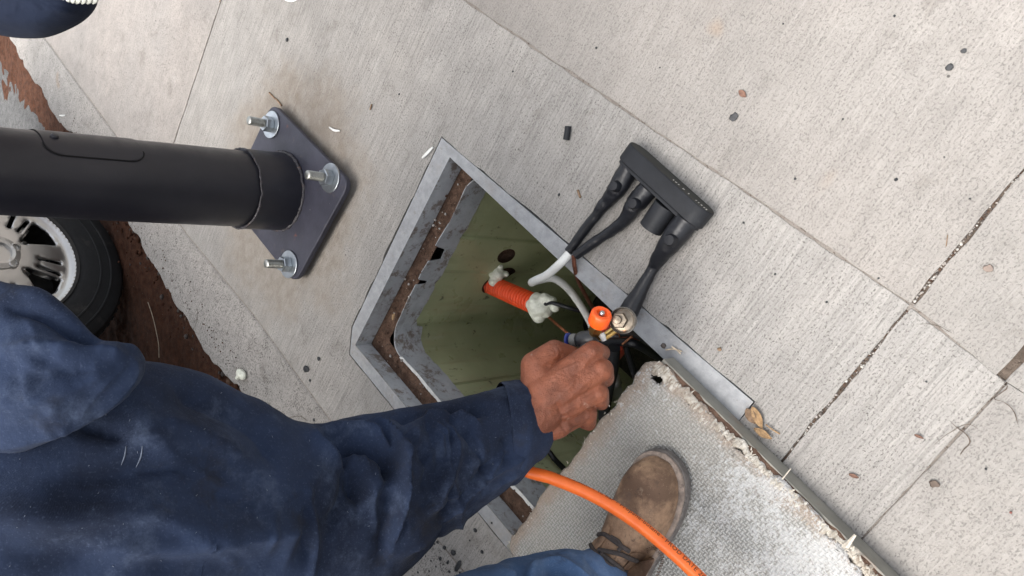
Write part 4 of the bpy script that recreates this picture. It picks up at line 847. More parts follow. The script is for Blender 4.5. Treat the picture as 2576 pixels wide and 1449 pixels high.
SF = [([z5(*q) for q in ((150, 535), (330, 520), (520, 545), (640, 610), (735, 700), (745, 800))], .012, 16, .7),
      ([z5(*q) for q in ((300, 570), (480, 600), (610, 660), (670, 760), (660, 860))], -.016, 15, 1.4),
      ([z5(*q) for q in ((740, 640), (735, 850), (710, 1050), (665, 1340))], .008, 18, .6),
      ([z5(*q) for q in ((690, 900), (660, 1100), (610, 1300))], -.009, 20, 1.5),
      ([z5(*q) for q in ((160, 540), (230, 640), (340, 710), (440, 740))], .012, 22, .7), ([z5(*q) for q in ((440, 620), (420, 720), (440, 850), (500, 980))], -.011, 26, 1.2), ([z5(*q) for q in ((250, 560), (400, 600), (560, 620))], -.010, 14, 1.2),
      ([z5(*q) for q in ((820, 475), (980, 440), (1130, 445), (1260, 500))], .009, 16, .6), ([z5(*q) for q in ((700, 440), (900, 400), (1100, 390), (1300, 420))], -.012, 16, 1.0),
      ([z5(*q) for q in ((930, 500), (1000, 600), (1010, 720))], .006, 14, 1.3), ([z5(*q) for q in ((1010, 470), (1090, 560), (1095, 720), (1000, 940), (900, 1060))], .008, 14, .6), ([z5(*q) for q in ((1060, 480), (1180, 580), (1170, 700))], -.006, 18, 1.2),
      ([z5(*q) for q in ((1590, 640), (1450, 740), (1260, 850), (1050, 960), (900, 1060))], .006, 12, .7), ([z5(*q) for q in ((1600, 700), (1400, 860), (1200, 1000), (950, 1170), (700, 1330))], .008, 13, 1.4), ([z5(*q) for q in ((1500, 760), (1300, 930), (1050, 1110), (760, 1310))], -.007, 13, 1.2),
      ([z5(*q) for q in ((1380, 560), (1420, 640), (1390, 760))], -.006, 22, 1), ([z5(*q) for q in ((1200, 560), (1260, 660), (1230, 780))], .005, 20, 1), ([z5(*q) for q in ((1440, 420), (1520, 520), (1530, 620))], .005, 24, 1),
      ([z5(*q) for q in ((830, 620), (900, 760), (880, 950))], -.008, 26, 1), ([z5(*q) for q in ((860, 520), (830, 640), (770, 700))], .006, 20, 1),
      ([(-80, 1300), (150, 1310), (350, 1290), (520, 1330), (700, 1340)], .010, 45, 1.0), ([(100, 1230), (300, 1190), (480, 1180), (640, 1220)], -.010, 50, 1.0), ([(430, 960), (520, 1010), (640, 1080), (700, 1180)], -.012, 40, 1.2), ([(380, 1060), (520, 1100), (640, 1170)], .008, 40, 1.0),
      ([(330, 1000), (420, 1150), (600, 1250)], .007, 45, 1), ([(0, 1400), (250, 1390), (500, 1420)], -.006, 40, 1)]

rf = random.Random(5)
for bx, by, ang, n_ in ((1150, 1150, 1.75, 9), (1000, 1220, 1.7, 8), (850, 1250, 1.6, 7), (600, 1250, .3, 6), (300, 1200, .15, 6)):
    for k in range(n_):
        x, y = bx + rf.gauss(0, 75), by + rf.gauss(0, 80); a = ang + rf.gauss(0, .30); L_ = rf.uniform(60, 150); cv = rf.gauss(0, 18); dx_, dy_ = math.cos(a) * L_, math.sin(a) * L_
        SF.append(([(x - dx_, y - dy_), (x + cv, y + cv * .5), (x + dx_, y + dy_)], rf.choice((-1, 1)) * rf.uniform(.0025, .0058), rf.uniform(8, 20), rf.uniform(.5, 1.8)))
SF += [([(783, 1085), (830, 1100), (868, 1135), (900, 1210), (905, 1300)], -.010, 12, 1.8), ([(905, 1065), (970, 1085), (1003, 1130), (1008, 1230), (985, 1380)], .011, 11, .45), ([(960, 1090), (985, 1130), (982, 1200)], -.012, 11, 1.4),
       ([(1290, 1120), (1230, 1190), (1130, 1290), (1010, 1400)], .008, 9, .5), ([(1250, 1150), (1190, 1215), (1090, 1310)], -.006, 11, 1.3), ([(1090, 1060), (1130, 1110), (1125, 1190), (1080, 1270)], .006, 9, .5), ([(860, 1072), (960, 1045), (1080, 1048)], -.010, 12, 1.0),
       ([(200, 1385), (420, 1375), (640, 1345), (820, 1330)], .012, 38, 1.0)]
jacket = None
TF = [([(325, 900), (335, 935), (305, 985), (205, 1055), (90, 1095), (-50, 1130)], .004, 20, 1.0), ([(0, 760), (90, 775), (180, 840), (260, 880)], -.010, 26, 1.0), ([(0, 880), (130, 870), (250, 885), (320, 900)], .008, 24, 1.0), ([(-40, 1020), (100, 1000), (210, 960), (290, 930)], .005, 26, 1), ([(0, 960), (120, 940), (240, 930)], -.005, 22, 1)]
for bx, by, ang, n_ in ((60, 900, .3, 7), (200, 940, -.4, 7), (120, 1030, -.3, 5)):
    for k in range(n_):
        x, y = bx + rf.gauss(0, 60), by + rf.gauss(0, 50); a = ang + rf.gauss(0, .45); L_ = rf.uniform(40, 100); cv = rf.gauss(0, 12); dx_, dy_ = math.cos(a) * L_, math.sin(a) * L_
        TF.append(([(x - dx_, y - dy_), (x + cv, y + cv * .5), (x + dx_, y + dy_)], rf.choice((-1, 1)) * rf.uniform(.0008, .0020), rf.uniform(10, 22), rf.uniform(.5, 1.8)))
jacket = loft('jacket', [(-620, 420, -620, 1500, .80), (-300, 560, -330, 1260, .72), (-120, 660, -130, 1180, .675), (0, 697, -5, 1142, .662), (100, 716, 70, 1128, .655), (180, 778, 168, 1085, .654), (245, 850, 236, 1040, .660), (300, 862, 294, 1006, .670), (336, 870, 326, 976, .682), (352, 900, 342, 945, .694)], 150, 120, NAVY, worker, .40, TF, .004, 8, 5)
sleeve = loft('sleeve', [(-700, 600, -500, 2300, .86, .55), (-300, 800, -250, 2050, .80, .55), (0, 880, 0, 1900, .732, .55), (300, 900, 200, 1800, .752, .55), (480, 930, 380, 1710, .80, .6), (640, 1010, 560, 1640, .845, .65), (780, 1078, 740, 1580, .895, .72), (880, 1062, 870, 1515, .93, .8), (990, 1036, 975, 1440, .965, .85), (1085, 1014, 1095, 1352, .995, .85), (1200, 986, 1208, 1272, 1.03, .85), (1265, 966, 1276, 1215, 1.05, .8), (1312, 956, 1330, 1166, 1.062, .75)], 330, 190, NAVY, jacket, .8, SF, .005, 8, 9, True, False)
# double-stitched cuff band
loft('cuff', [(1262, 962, 1276, 1218, 1.048, .8), (1272, 957, 1286, 1216, 1.05, .80), (1306, 954, 1326, 1172, 1.061, .77), (1318, 960, 1334, 1164, 1.066, .72), (1312, 972, 1324, 1152, 1.069, .70), (1270, 980, 1276, 1150, 1.066, .6)], 40, 120, NAVY, sleeve, .8, [([(1280, 975), (1318, 1010), (1335, 1080), (1325, 1150)], .002, 16, 1)], .0022, 16, 4, False, True)
jb = BVHTree.FromPolygons([q.co for q in sleeve.data.vertices], [tuple(q.vertices) for q in sleeve.data.polygons])
def on_(bv, x, y, lift):
    h = bv.ray_cast(Vector(EYE), Vector(ray(x, y)).normalized()); p = np.array(h[0]) if h[0] is not None else Wd(x, y, .8); return p - ray(x, y) / np.linalg.norm(ray(x, y)) * lift
lm = simple('pale_lint', (.11, .13, .17), .95)
for pl_ in ([(317, 1122), (314, 1145), (305, 1170)], [(358, 1122), (354, 1150), (342, 1176)]): v, f = tube_vf([on_(jb, *q, .0002) for q in pl_], [.0003, .0007, .0003], 12, 6); fixn(M_('worn_streak', v, f, lm, sleeve))
ln = MB()
for k in range(45):
    x, y = random.uniform(0, 1250), random.uniform(950, 1440); a_ = random.uniform(0, 6.28); l_ = random.uniform(1.5, 6)
    h = jb.ray_cast(Vector(EYE), Vector(ray(x, y)).normalized())
    if h[0] is None: continue
    p = [on_(jb, x, y, .0002), on_(jb, x + l_ * math.cos(a_), y + l_ * math.sin(a_), .0004)]
    if np.linalg.norm(p[1] - p[0]) < .01: ln.add(*tube_vf(p, .0003, n=2, seg=4))
o = ln.build('lint', lm, sleeve); o['kind'] = 'stuff'
# hand closed round the torch
hb = MB()
def cap_(a, b, ra, rb): hb.add(*capsule_vf(Wd(*a), Wd(*b), ra, rb))
for a, b, ra, rb in (((1225, 1100, 1.04), (1330, 1050, 1.045), .034, .036), ((1330, 1050, 1.045), (1385, 1015, 1.052), .036, .032), ((1345, 1075, 1.06), (1400, 1062, 1.062), .026, .024),
                     ((1365, 985, 1.042), (1483, 892, 1.054), .0225, .0165), ((1375, 1005, 1.038), (1508, 930, 1.05), .023, .0172), ((1382, 1035, 1.044), (1500, 986, 1.056), .0225, .0165), ((1388, 1060, 1.06), (1474, 1036, 1.074), .020, .0155), ((1400, 1030, 1.075), (1468, 975, 1.085), .026, .024),
                     ((1492, 884, 1.054), (1514, 888, 1.088), .0158, .0125), ((1514, 888, 1.088), (1482, 912, 1.112), .0125, .0105), ((1482, 912, 1.112), (1450, 915, 1.104), .0105, .0090),
                     ((1514, 930, 1.050), (1522, 952, 1.09), .0170, .0135), ((1524, 950, 1.09), (1488, 955, 1.118), .013, .0108), ((1488, 955, 1.118), (1452, 948, 1.108), .0108, .0092),
                     ((1505, 988, 1.056), (1512, 1012, 1.094), .0155, .0122), ((1512, 1012, 1.094), (1476, 1006, 1.120), .0122, .0102), ((1476, 1006, 1.120), (1444, 990, 1.110), .0102, .0088),
                     ((1478, 1040, 1.074), (1482, 1066, 1.104), .0145, .0108), ((1482, 1066, 1.104), (1448, 1056, 1.124), .0108, .0092), ((1448, 1056, 1.124), (1424, 1036, 1.114), .0092, .0080),
                     ((1355, 985, 1.056), (1345, 920, 1.058), .027, .0205), ((1345, 920, 1.058), (1394, 880, 1.066), .0205, .0150), ((1394, 880, 1.066), (1442, 893, 1.088), .0148, .0125), ((1442, 893, 1.088), (1474, 914, 1.098), .0125, .0100), ((1365, 960, 1.062), (1445, 905, 1.076), .022, .0145),
                     ((1395, 1078, 1.08), (1450, 1052, 1.09), .016, .014)):
    cap_(a, b, ra, rb)
for x, y, D, r_ in ((1490, 884, 1.046, .011), (1512, 926, 1.041, .0118), (1503, 988, 1.048, .0108), (1474, 1042, 1.066, .0100)): hb.add(*blob_vf(Wd(x, y, D), r_, 1, .05, 2))
h0 = hb.build('hand_form', SKIN); remesh(h0, .0014, 20, .6); bpy.context.view_layer.update(); dg = bpy.context.evaluated_depsgraph_get(); hm = bpy.data.meshes.new_from_object(h0.evaluated_get(dg)); bpy.data.objects.remove(h0)
hv = np.array([q.co for q in hm.vertices]); hn = np.array([q.normal for q in hm.vertices]); fc = np.clip(np.sum(hn * ((EYE - hv) / np.linalg.norm(EYE - hv, axis=1)[:, None]), 1) * 2, 0, 1)
HF = [([(1398, 1012), (1440, 962), (1488, 892)], .0016, 8, 1), ([(1408, 1022), (1460, 975), (1512, 930)], .0017, 8, 1), ([(1414, 1040), (1460, 1010), (1502, 990)], .0015, 8, 1), ([(1418, 1062), (1450, 1045), (1476, 1040)], .0012, 7, 1),
      ([(1372, 962), (1405, 935), (1450, 915), (1470, 905)], .0010, 4, 1), ([(1398, 1066), (1430, 1030), (1470, 1018)], .0009, 4, 1), ([(1385, 985), (1425, 985), (1450, 950)], .0008, 3.5, 1), ([(1398, 1012), (1416, 1050), (1414, 1085)], -.0038, 13, 1), ([(1425, 1085), (1440, 1070)], .002, 12, 1),
      ([(1362, 905), (1380, 893), (1400, 892)], -.0010, 4, 1), ([(1392, 872), (1398, 885), (1394, 898)], -.0007, 2.5, 1), ([(1404, 872), (1410, 884), (1407, 896)], -.0007, 2.5, 1)]
for kx, ky, a0 in ((1490, 884, -.95), (1512, 928, -.75), (1503, 988, -.35), (1474, 1042, -.25)):
    ux, uy = math.cos(a0), math.sin(a0)
    for o_ in (-7, -2, 3, 8): HF.append(([(kx + ux * o_ - uy * 10, ky + uy * o_ + ux * 10), (kx + ux * (o_ + 2), ky + uy * (o_ + 2)), (kx + ux * o_ + uy * 10, ky + uy * o_ - ux * 10)], -.0005, 1.8, 1))
hv = hv + hn * ((folds(PX(hv), HF) / 1.35 + .0004 * fbm(hv, 220, 2, 3)) * fc)[:, None]; hm.vertices.foreach_set('co', hv.reshape(-1)); hm.update(); hm.polygons.foreach_set('use_smooth', [True] * len(hm.polygons)); hm.name = 'hand'; hm.materials.clear(); hm.materials.append(SKIN)
hand = link(bpy.data.objects.new('hand', hm), worker); hand['label'] = 'tanned right fist closed round the torch grip, back of hand up'
# trousers
JF = [([(1330, 1449), (1350, 1425), (1400, 1415), (1440, 1430), (1500, 1470)], .012, 14, .7), ([(1370, 1425), (1420, 1440), (1470, 1480)], -.014, 14, 1), ([(1470, 1395), (1490, 1420), (1540, 1470)], -.006, 9, 1), ([(1280, 1420), (1310, 1440), (1330, 1480)], -.014, 14, 1), ([(1240, 1425), (1265, 1440), (1300, 1470)], .008, 14, 1)]
jeans = loft('jeans', [(900, 1700, 1060, 2500, .74), (1050, 1540, 1160, 2250, .86), (1170, 1452, 1240, 1980, .95), (1235, 1424, 1300, 1820, 1.01), (1300, 1404, 1370, 1720, 1.055), (1370, 1390, 1455, 1655, 1.09), (1425, 1383, 1515, 1610, 1.112), (1458, 1384, 1545, 1580, 1.125), (1464, 1390, 1545, 1575, 1.13), (1435, 1410, 1510, 1580, 1.12)], 110, 110, JEAN, worker, .85, JF, .004, 14, 22, True, False)
tb = MB(); tb.add(*capsule_vf((-.36, 1.26, .97), (-.80, 1.06, .50), .125, .15)); tb.add(*capsule_vf((-.36, 1.26, .97), (-.30, 1.42, 1.02), .12, .09)); remesh(tb.build('jacket_body', NAVY, jacket), .008, 6)
tb = MB(); tb.add(*capsule_vf((-.56, .63, .58), (-.84, .98, .44), .075, .12)); tb.add(*capsule_vf((-.84, .98, .44), (-.92, 1.16, .42), .13, .13)); tb.add(*capsule_vf((-.92, 1.16, .42), (-.86, 1.52, .14), .11, .08)); tb.add(*capsule_vf((-.86, 1.52, .14), (-1.15, 1.25, .09), .075, .055)); remesh(tb.build('trouser_seat', JEAN, jeans), .008, 6)
hm_ = MB(); hm_.add(*blob_vf((-.22, 1.50, 1.26), .10, 5, .03, 3, (.9, 1, 1.2))); hm_.add(*capsule_vf((-.30, 1.42, 1.05), (-.25, 1.48, 1.18), .06, .055)); hm_.add(*blob_vf((-.12, 1.49, 1.24), .018, 3, .1, 2, (1.3, .8, 1.2))); hm_.add(*blob_vf((-.22, 1.395, 1.25), .022, 4, .1, 2, (1, .5, 1.4))); remesh(hm_.build('head', SKIN, worker), .004, 5)
M_('hair', *blob_vf((-.24, 1.51, 1.29), .108, 9, .06, 4, (.92, 1, 1.05)), HAIR, worker)
# right boot
ft = np.array([.942, -.336, 0]); fs_ = np.array([.336, .942, 0]); toe = P(1683, 1137, .062); zb = zl + .002; heel = np.array([toe[0], toe[1], 0]) - ft * .300
def BT(x, y, z): return heel + ft * x + fs_ * y + np.array([0, 0, z])
boot = bpy.data.objects.new('boot', None); boot.empty_display_size = .05; boot.location = (0, 0, 0); link(boot, worker); boot['label'] = 'worn brown leather boot with dark laces on the lid'
xs = [0, .006, .02, .05, .10, .15, .19, .22, .25, .27, .285, .295, .300]; wl_ = [0, .018, .030, .036, .034, .040, .047, .050, .049, .044, .034, .021, .0]; wr_ = [0, .018, .030, .036, .035, .044, .053, .0555, .052, .045, .034, .020, .0]
xx = np.concatenate([np.linspace(0, .03, 14), np.linspace(.035, .25, 40), .25 + .05 * np.sin(np.linspace(.05, math.pi / 2, 26))]); WL = np.interp(xx, xs, wl_); WR = np.interp(xx, xs, wr_)
kern = np.array([1, 2, 3, 2, 1]) / 9.0; WLs = np.convolve(np.pad(WL, 2, mode='edge'), kern, 'valid'); WRs = np.convolve(np.pad(WR, 2, mode='edge'), kern, 'valid'); WLs[[0, -1]] = .0; WRs[[0, -1]] = 0
out_ = [(x, w) for x, w in zip(xx, WLs)] + [(x, -w) for x, w in zip(xx[::-1], WRs[::-1])][1:-1]
def sole_ring(off, z): 
    q = inset(out_, off); return [BT(a, b, z) for a, b in q]
def stack(name, rings, mat, par):
    n_ = len(out_); v = [p for o_, z in rings for p in sole_ring(o_, z)]; f = grid_faces(len(rings), n_, True) + [tuple(range(n_))[::-1], tuple(range((len(rings) - 1) * n_, len(rings) * n_))]; return fixn(M_(name, v, f, mat, par, True, 40))
stack('sole', [(.006, zb), (.001, zb + .003), (-.001, zb + .009), (.0015, zb + .011), (-.001, zb + .013), (-.0005, zb + .020), (.002, zb + .022)], SOLE, boot)
stack('welt', [(.004, zb + .0215), (.0012, zb + .0225), (.0012, zb + .0265), (.004, zb + .028), (.009, zb + .0285)], WELT, boot)
ub = MB(); rows = []; nz_ = 26
xu = np.concatenate([np.linspace(.012, .25, 40), .25 + .0415 * np.sin(np.linspace(.06, math.pi / 2, 16))])
for x in xu:
    wl2, wr2 = np.interp(x + .004, xx, WLs) - .0075, np.interp(x + .004, xx, WRs) - .0075; wl2, wr2 = max(wl2, .0006), max(wr2, .0006); h = np.interp(x, [0, .05, .10, .14, .18, .22, .25, .27, .283, .2915], [.11, .12, .118, .103, .083, .068, .060, .051, .036, .004]); row = []
    for k in range(nz_ + 1):
        a = math.pi * k / nz_; ca, sa_ = math.cos(a), max(0.0, math.sin(a)); w = wl2 if ca > 0 else wr2; y = w * math.copysign(abs(ca) ** .62, ca) * (1 + .06 * sa_); z = zb + .026 + h * sa_ ** .80; row.append(BT(x, y * (1 - .12 * sa_ ** 4), z))
    rows.append(row)
rows = np.array(rows); v = rows.reshape(-1, 3); f = grid_faces(len(rows), nz_ + 1) + [tuple(range(nz_ + 1))[::-1], tuple(range((len(rows) - 1) * (nz_ + 1), len(rows) * (nz_ + 1)))] + [(i * (nz_ + 1), (i + 1) * (nz_ + 1), (i + 1) * (nz_ + 1) + nz_, i * (nz_ + 1) + nz_) for i in range(len(rows) - 1)]
ub.add(v, f)
shaft = [[BT(.075 - .02 * q, 0, zb + .07 + .15 * q), .046 - .002 * q] for q in np.linspace(0, 1, 6)]; ub.add(*tube_vf([q[0] for q in shaft], [q[1] for q in shaft], 20, 24))
upper = ub.build('upper', LEATHER, boot); remesh(upper, .0028, 7, .5)
bvh = BVHTree.FromPolygons([Vector(q) for q in v], f)
bv2 = BVHTree.FromPolygons([Vector(q) for q in ub.v], ub.f)
def on_boot(x, y, lift):
    h = bv2.ray_cast(Vector(EYE), Vector(ray(x, y)).normalized()); 
    p = np.array(h[0]) if h[0] is not None else P(x, y, zb + .1); return p - ray(x, y) / np.linalg.norm(ray(x, y)) * lift
def z8(x, y): return ((1850 + x / 3.324) / 1.267, (1400 + y / 3.324) / 1.267)
for pl_, r_ in (([(190, 1010), (250, 1005), (330, 1060), (430, 1130), (520, 1190)], .0034), ([(190, 1170), (300, 1190), (430, 1220), (540, 1270), (600, 1290)], .0036), ([(110, 1120), (150, 1190), (220, 1260), (310, 1340), (420, 1400), (510, 1410)], .0038), ([(400, 1180), (430, 1140), (400, 1080), (320, 1030)], .003), ([(220, 1210), (330, 1290), (430, 1370), (480, 1449)], .0034)):
    q = [on_boot(*z8(*w), .0035) for w in pl_]; tube('lace', q, r_, LACE, boot, 40, 8)
def patch_on(name, poly, lift, th, mat, par):
    pts = [z8(*q) for q in poly]; n_ = len(pts); c = np.mean(pts, axis=0); v = [on_boot(*p, lift) for p in pts] + [on_boot(*(c + .97 * (np.array(p) - c)), lift + th) for p in pts] + [on_boot(*c, lift + th)]; f = [(i, (i + 1) % n_, n_ + (i + 1) % n_, n_ + i) for i in range(n_)] + [(n_ + i, n_ + (i + 1) % n_, 2 * n_) for i in range(n_)]; return fixn(M_(name, v, f, mat, par, True, 30))
patch_on('eyelet_flap', [(520, 1215), (560, 1200), (640, 1205), (700, 1222), (760, 1245), (785, 1275), (770, 1320), (730, 1390), (690, 1460), (420, 1460), (410, 1420), (470, 1350), (520, 1290), (540, 1250)], .001, .0028, LEATHER, boot)
patch_on('eyelet_flap', [(290, 900), (320, 920), (318, 960), (270, 1050), (205, 1140), (160, 1170), (110, 1110), (150, 1060), (230, 1010), (270, 950)], .001, .0025, LEATHER, boot)
st_ = MB()
for r_ in (0, 1, 2):
    pl_ = cr([(705 - r_ * 2, 1200 - r_ * 18), (760 + r_ * 10, 1165 - r_ * 18), (830 + r_ * 14, 1200 - r_ * 14), (860 + r_ * 10, 1270), (840 + r_ * 12, 1340), (800 + r_ * 14, 1449)], 34)
    for i in range(0, 33, 2): a, b = on_boot(*z8(*pl_[i]), .0008), on_boot(*z8(*pl_[i + 1]), .0008); st_.add(*tube_vf([a, b], .0006, n=2, seg=5))
st_.build('stitching', THREADM, boot)

# ================================================================== GAS TORCH AND HOSE
torch = thing('gas_torch', Wd(1500, 830, 1.08), 'gas torch with orange valve knob, brass body and steel burner in the fist', 'torch')
ax = CV(.22, -.72, -.66); ax /= np.linalg.norm(ax); kt = Wd(1515, 787, 1.055)
kn = MB(); seg = 48; prof = [(.0060, -.004), (.0085, 0), (.0128, .0002), (.0145, -.0012), (.0152, -.003), (.0152, -.0195), (.0140, -.0215), (.005, -.022)]; v, f = lathe_vf(kt, ax, prof, seg)
v = [p + (p - (kt + ax * ((p - kt) @ ax))) * (.02 * (abs((i % seg) % 8 - 3.5) > 3) * -1.0) for i, p in enumerate(v)]
fixn(M_('valve_knob', v, f, ORANGE, torch, True, 40)); lathe('knob_screw', kt - ax * .004, ax, [(.0042, 0), (.0042, .004), (.003, .006), (0, .0064)], ZINC, torch, 18)
br0 = kt - ax * .0215; vb = MB(); vb.add(*lathe_vf(br0 + ax * .002, -ax, [(.0075, 0), (.0085, .003), (.0105, .006), (.0105, .016), (.008, .019), (.006, .024), (.004, .028)], 6)); vb.build('valve_body', BRASS, torch, False)
lathe('nozzle_tip', Wd(1513, 838, 1.083), CV(.3, .9, -.1), [(.004, 0), (.005, .004), (.0035, .012), (0, .0125)], simple('white_plastic_tip', (.6, .6, .57), .4), torch, 16)
hA, hB = Wd(1434, 858, 1.112), Wd(1508, 850, 1.086); hd = (hB - hA) / np.linalg.norm(hB - hA)
lathe('grip', hA, hd, [(.0075, 0), (.0075, .012), (.0105, .0145), (.0125, .019), (.0125, .036), (.0105, .043), (.006, .0455)], BLACKP, torch, 24); lathe('grip_ring', hA, hd, [(.0095, .002), (.0105, .004), (.0105, .009), (.0095, .0115)], GREYP, torch, 24); lathe('grip_flange', hA - hd * .004, hd, [(.0085, 0), (.0125, .0008), (.0125, .0034), (.0085, .0042)], BLUEP, torch, 24)
tube('grip_side', [hA + hd * .018 + CV(0, .009, -.003), hA + hd * .032 + CV(0, .0095, -.003)], .0055, BLUEP, torch, 8, 10)
tube('handle', [hB - hd * .02, Wd(1470, 920, 1.10), Wd(1440, 980, 1.105), Wd(1405, 1040, 1.11)], .0115, BLACKP, torch, 30, 14)
bc = Wd(1566, 806, 1.075); ab = CV(-.30, -.06, -.95); ab /= np.linalg.norm(ab)
lathe('burner_cup', bc, ab, [(.0165, -.024), (.0185, -.016), (.0195, -.004), (.0195, .0), (.0182, .0012), (.0172, -.001), (.0165, -.004), (.0125, -.0045)], STEEL_D, torch, 40)
lathe('burner_disc', bc, ab, [(.0165, -.006), (.0160, -.0035), (.0140, -.0025), (.0005, -.002)], STEEL, torch, 40)
lathe('hex_nut', bc - CV(.004, 0, 0), ab, [(.0118, -.003), (.0122, -.001), (.0122, .006), (.0110, .0085), (.0065, .0088)], STEEL, torch, 6); lathe('bolt_end', bc - CV(.006, .0005, 0), ab, [(.0062, .006), (.0062, .0125), (.0056, .0135), (0, .0138)], STEEL, torch, 20)
tube('burner_tube', [br0 - ax * .012, br0 - ax * .016 + CV(.015, .01, .02), bc - ab * .03 + CV(0, .0, .004), bc - ab * .015], .006, BRASS, torch, 24, 12)
hp = [Wd(1405, 1040, 1.11), Wd(1360, 1085, 1.118), Wd(1312, 1135, 1.112), Wd(1318, 1180, 1.098), Wd(1385, 1202, 1.088), Wd(1460, 1232, 1.078), Wd(1530, 1268, 1.065), Wd(1600, 1314, 1.050), Wd(1665, 1366, 1.035), Wd(1725, 1420, 1.02), Wd(1790, 1486, 1.0), Wd(1900, 1620, .97), Wd(2050, 1850, .95)]
hc_ = cr(hp, 400); rad = .0091
v, f = tube_vf(hc_, np.full(400, rad), seg=20, raw=True); hose = fixn(M_('gas_hose', v, f, HOSE)); tag(hose, 'orange gas hose with black print crossing over the brown boot', 'hose')
cu = bpy.data.curves.new('print', 'FONT'); cu.body = 'Class 2 - 6,3 x 3,5mm - 10 bar - Propane-butane - PROD DATE 201'; cu.size = .0098; cu.space_character = 1.05; cu.resolution_u = 3
to = bpy.data.objects.new('print', cu); COL.objects.link(to); bpy.context.view_layer.update(); dg = bpy.context.evaluated_depsgraph_get(); tm = bpy.data.meshes.new_from_object(to.evaluated_get(dg)); bpy.data.objects.remove(to)
bm = bmesh.new(); bm.from_mesh(tm); bmesh.ops.triangulate(bm, faces=bm.faces); bmesh.ops.subdivide_edges(bm, edges=bm.edges, cuts=1); bmesh.ops.triangulate(bm, faces=bm.faces)
tv = np.array([q.co for q in bm.verts]); tf = [[q.index for q in w.verts] for w in bm.faces]; bm.free()
T_, _, _ = frames(hc_); arc = np.concatenate([[0], np.cumsum(np.linalg.norm(np.diff(hc_, axis=0), axis=1))]); pxs = PX(hc_)
aend = arc[np.argmin(np.abs(pxs[:, 0] - 1772) + (pxs[:, 1] < 1300) * 1e4)]; off = aend - tv[:, 0].max(); a_ = np.clip(off + tv[:, 0], 0, arc[-1] - 1e-6)
cp = np.stack([np.interp(a_, arc, hc_[:, i]) for i in range(3)], 1); tp = np.stack([np.interp(a_, arc, T_[:, i]) for i in range(3)], 1); tp /= np.linalg.norm(tp, axis=1)[:, None]
toc = EYE - cp; toc -= tp * np.sum(toc * tp, 1)[:, None]; toc /= np.linalg.norm(toc, axis=1)[:, None]; sd_ = np.cross(toc, tp); sgn = np.sign(np.mean(sd_ @ rv)); sd_ *= sgn
turn = np.interp(a_, [aend - .30, aend - .16, aend], [1.75, 1.2, .5]); an_ = turn + (tv[:, 1] - .003) / rad
pv = cp + (rad + .00018) * (np.cos(an_)[:, None] * toc + np.sin(an_)[:, None] * sd_); M_('print', pv, tf, PRINT, hose, False)

# ================================================================== SECOND PERSON (only the cap shows)
p2 = thing('person', P(60, -300, 0), 'person in a dark navy cap with pale embroidery at the corner above the post', 'person')
cc_ = Wd(60, -75, .78); capo = bpy.data.objects.new('cap', None); link(capo, p2); capo['label'] = 'dark navy cap with pale embroidered stitching'
bd_ = CV(.55, .80, .15); bd_ /= np.linalg.norm(bd_); upc = CV(.25, -.45, -.86); upc -= bd_ * (upc @ bd_); upc /= np.linalg.norm(upc); sdc = np.cross(upc, bd_)
outl_px = [(-120, 60), (0, 89), (70, 97), (130, 91), (200, 60), (238, 24), (244, -10), (215, -70), (120, -130), (0, -150), (-120, -120), (-190, -20)]
ol = cr(outl_px + [outl_px[0]], 121)[:-1]; cen = np.array([40, -30.]); rows = []
for k in range(14):
    w = 1 - (k / 13) ** 1.6; dpt = .80 - .055 * math.sin(k / 13 * math.pi / 2) - .004 * vnoise(np.array([[k * .3, 0, 0]]), 1)[0]
    rows.append([Wd(*(cen + (q - cen) * w), dpt + .0) for q in ol])
rows.insert(0, [Wd(*(cen + (q - cen) * .985), .812) for q in ol]); rows.insert(0, [Wd(*(cen + (q - cen) * .9), .818) for q in ol])
rr = np.array(rows); v = rr.reshape(-1, 3); px2 = PX(v); cf = [([(0, 40), (60, 20), (130, 22), (200, 35)], .003, 7, 1), ([(60, 20), (110, 5), (190, 12)], .0025, 8, 1)]; v = v - (v - EYE) / np.linalg.norm(v - EYE, axis=1)[:, None] * folds(px2, cf)[:, None]
fixn(M_('cap_crown', v, grid_faces(len(rows), 120, True), CAPM, capo))
em = MB()
for k in range(7):
    x = 152 + k * 14; em.add(*tube_vf([Wd(x + 9, -14, .752), Wd(x + 5, 0, .757), Wd(x - 2, 6 + (k > 0) * 2, .765)], [.0022, .0026, .0012], 10, 8))
em.build('embroidery', simple('pale_thread', (.50, .50, .44), .8), capo)
hd_ = MB(); hd_.add(*blob_vf(Wd(20, -150, .93), .085, 2, .05, 3)); hd_.add(*capsule_vf(Wd(0, -220, .98), Wd(-60, -460, 1.1), .055, .07)); hd_.add(*capsule_vf(Wd(-260, -480, 1.15), Wd(200, -500, 1.15), .10, .10)); hd_.add(*capsule_vf(Wd(-40, -500, 1.2), Wd(200, -900, 1.5), .16, .15)); q = hd_.build('head', SKIN, p2); remesh(q, .006, 6)

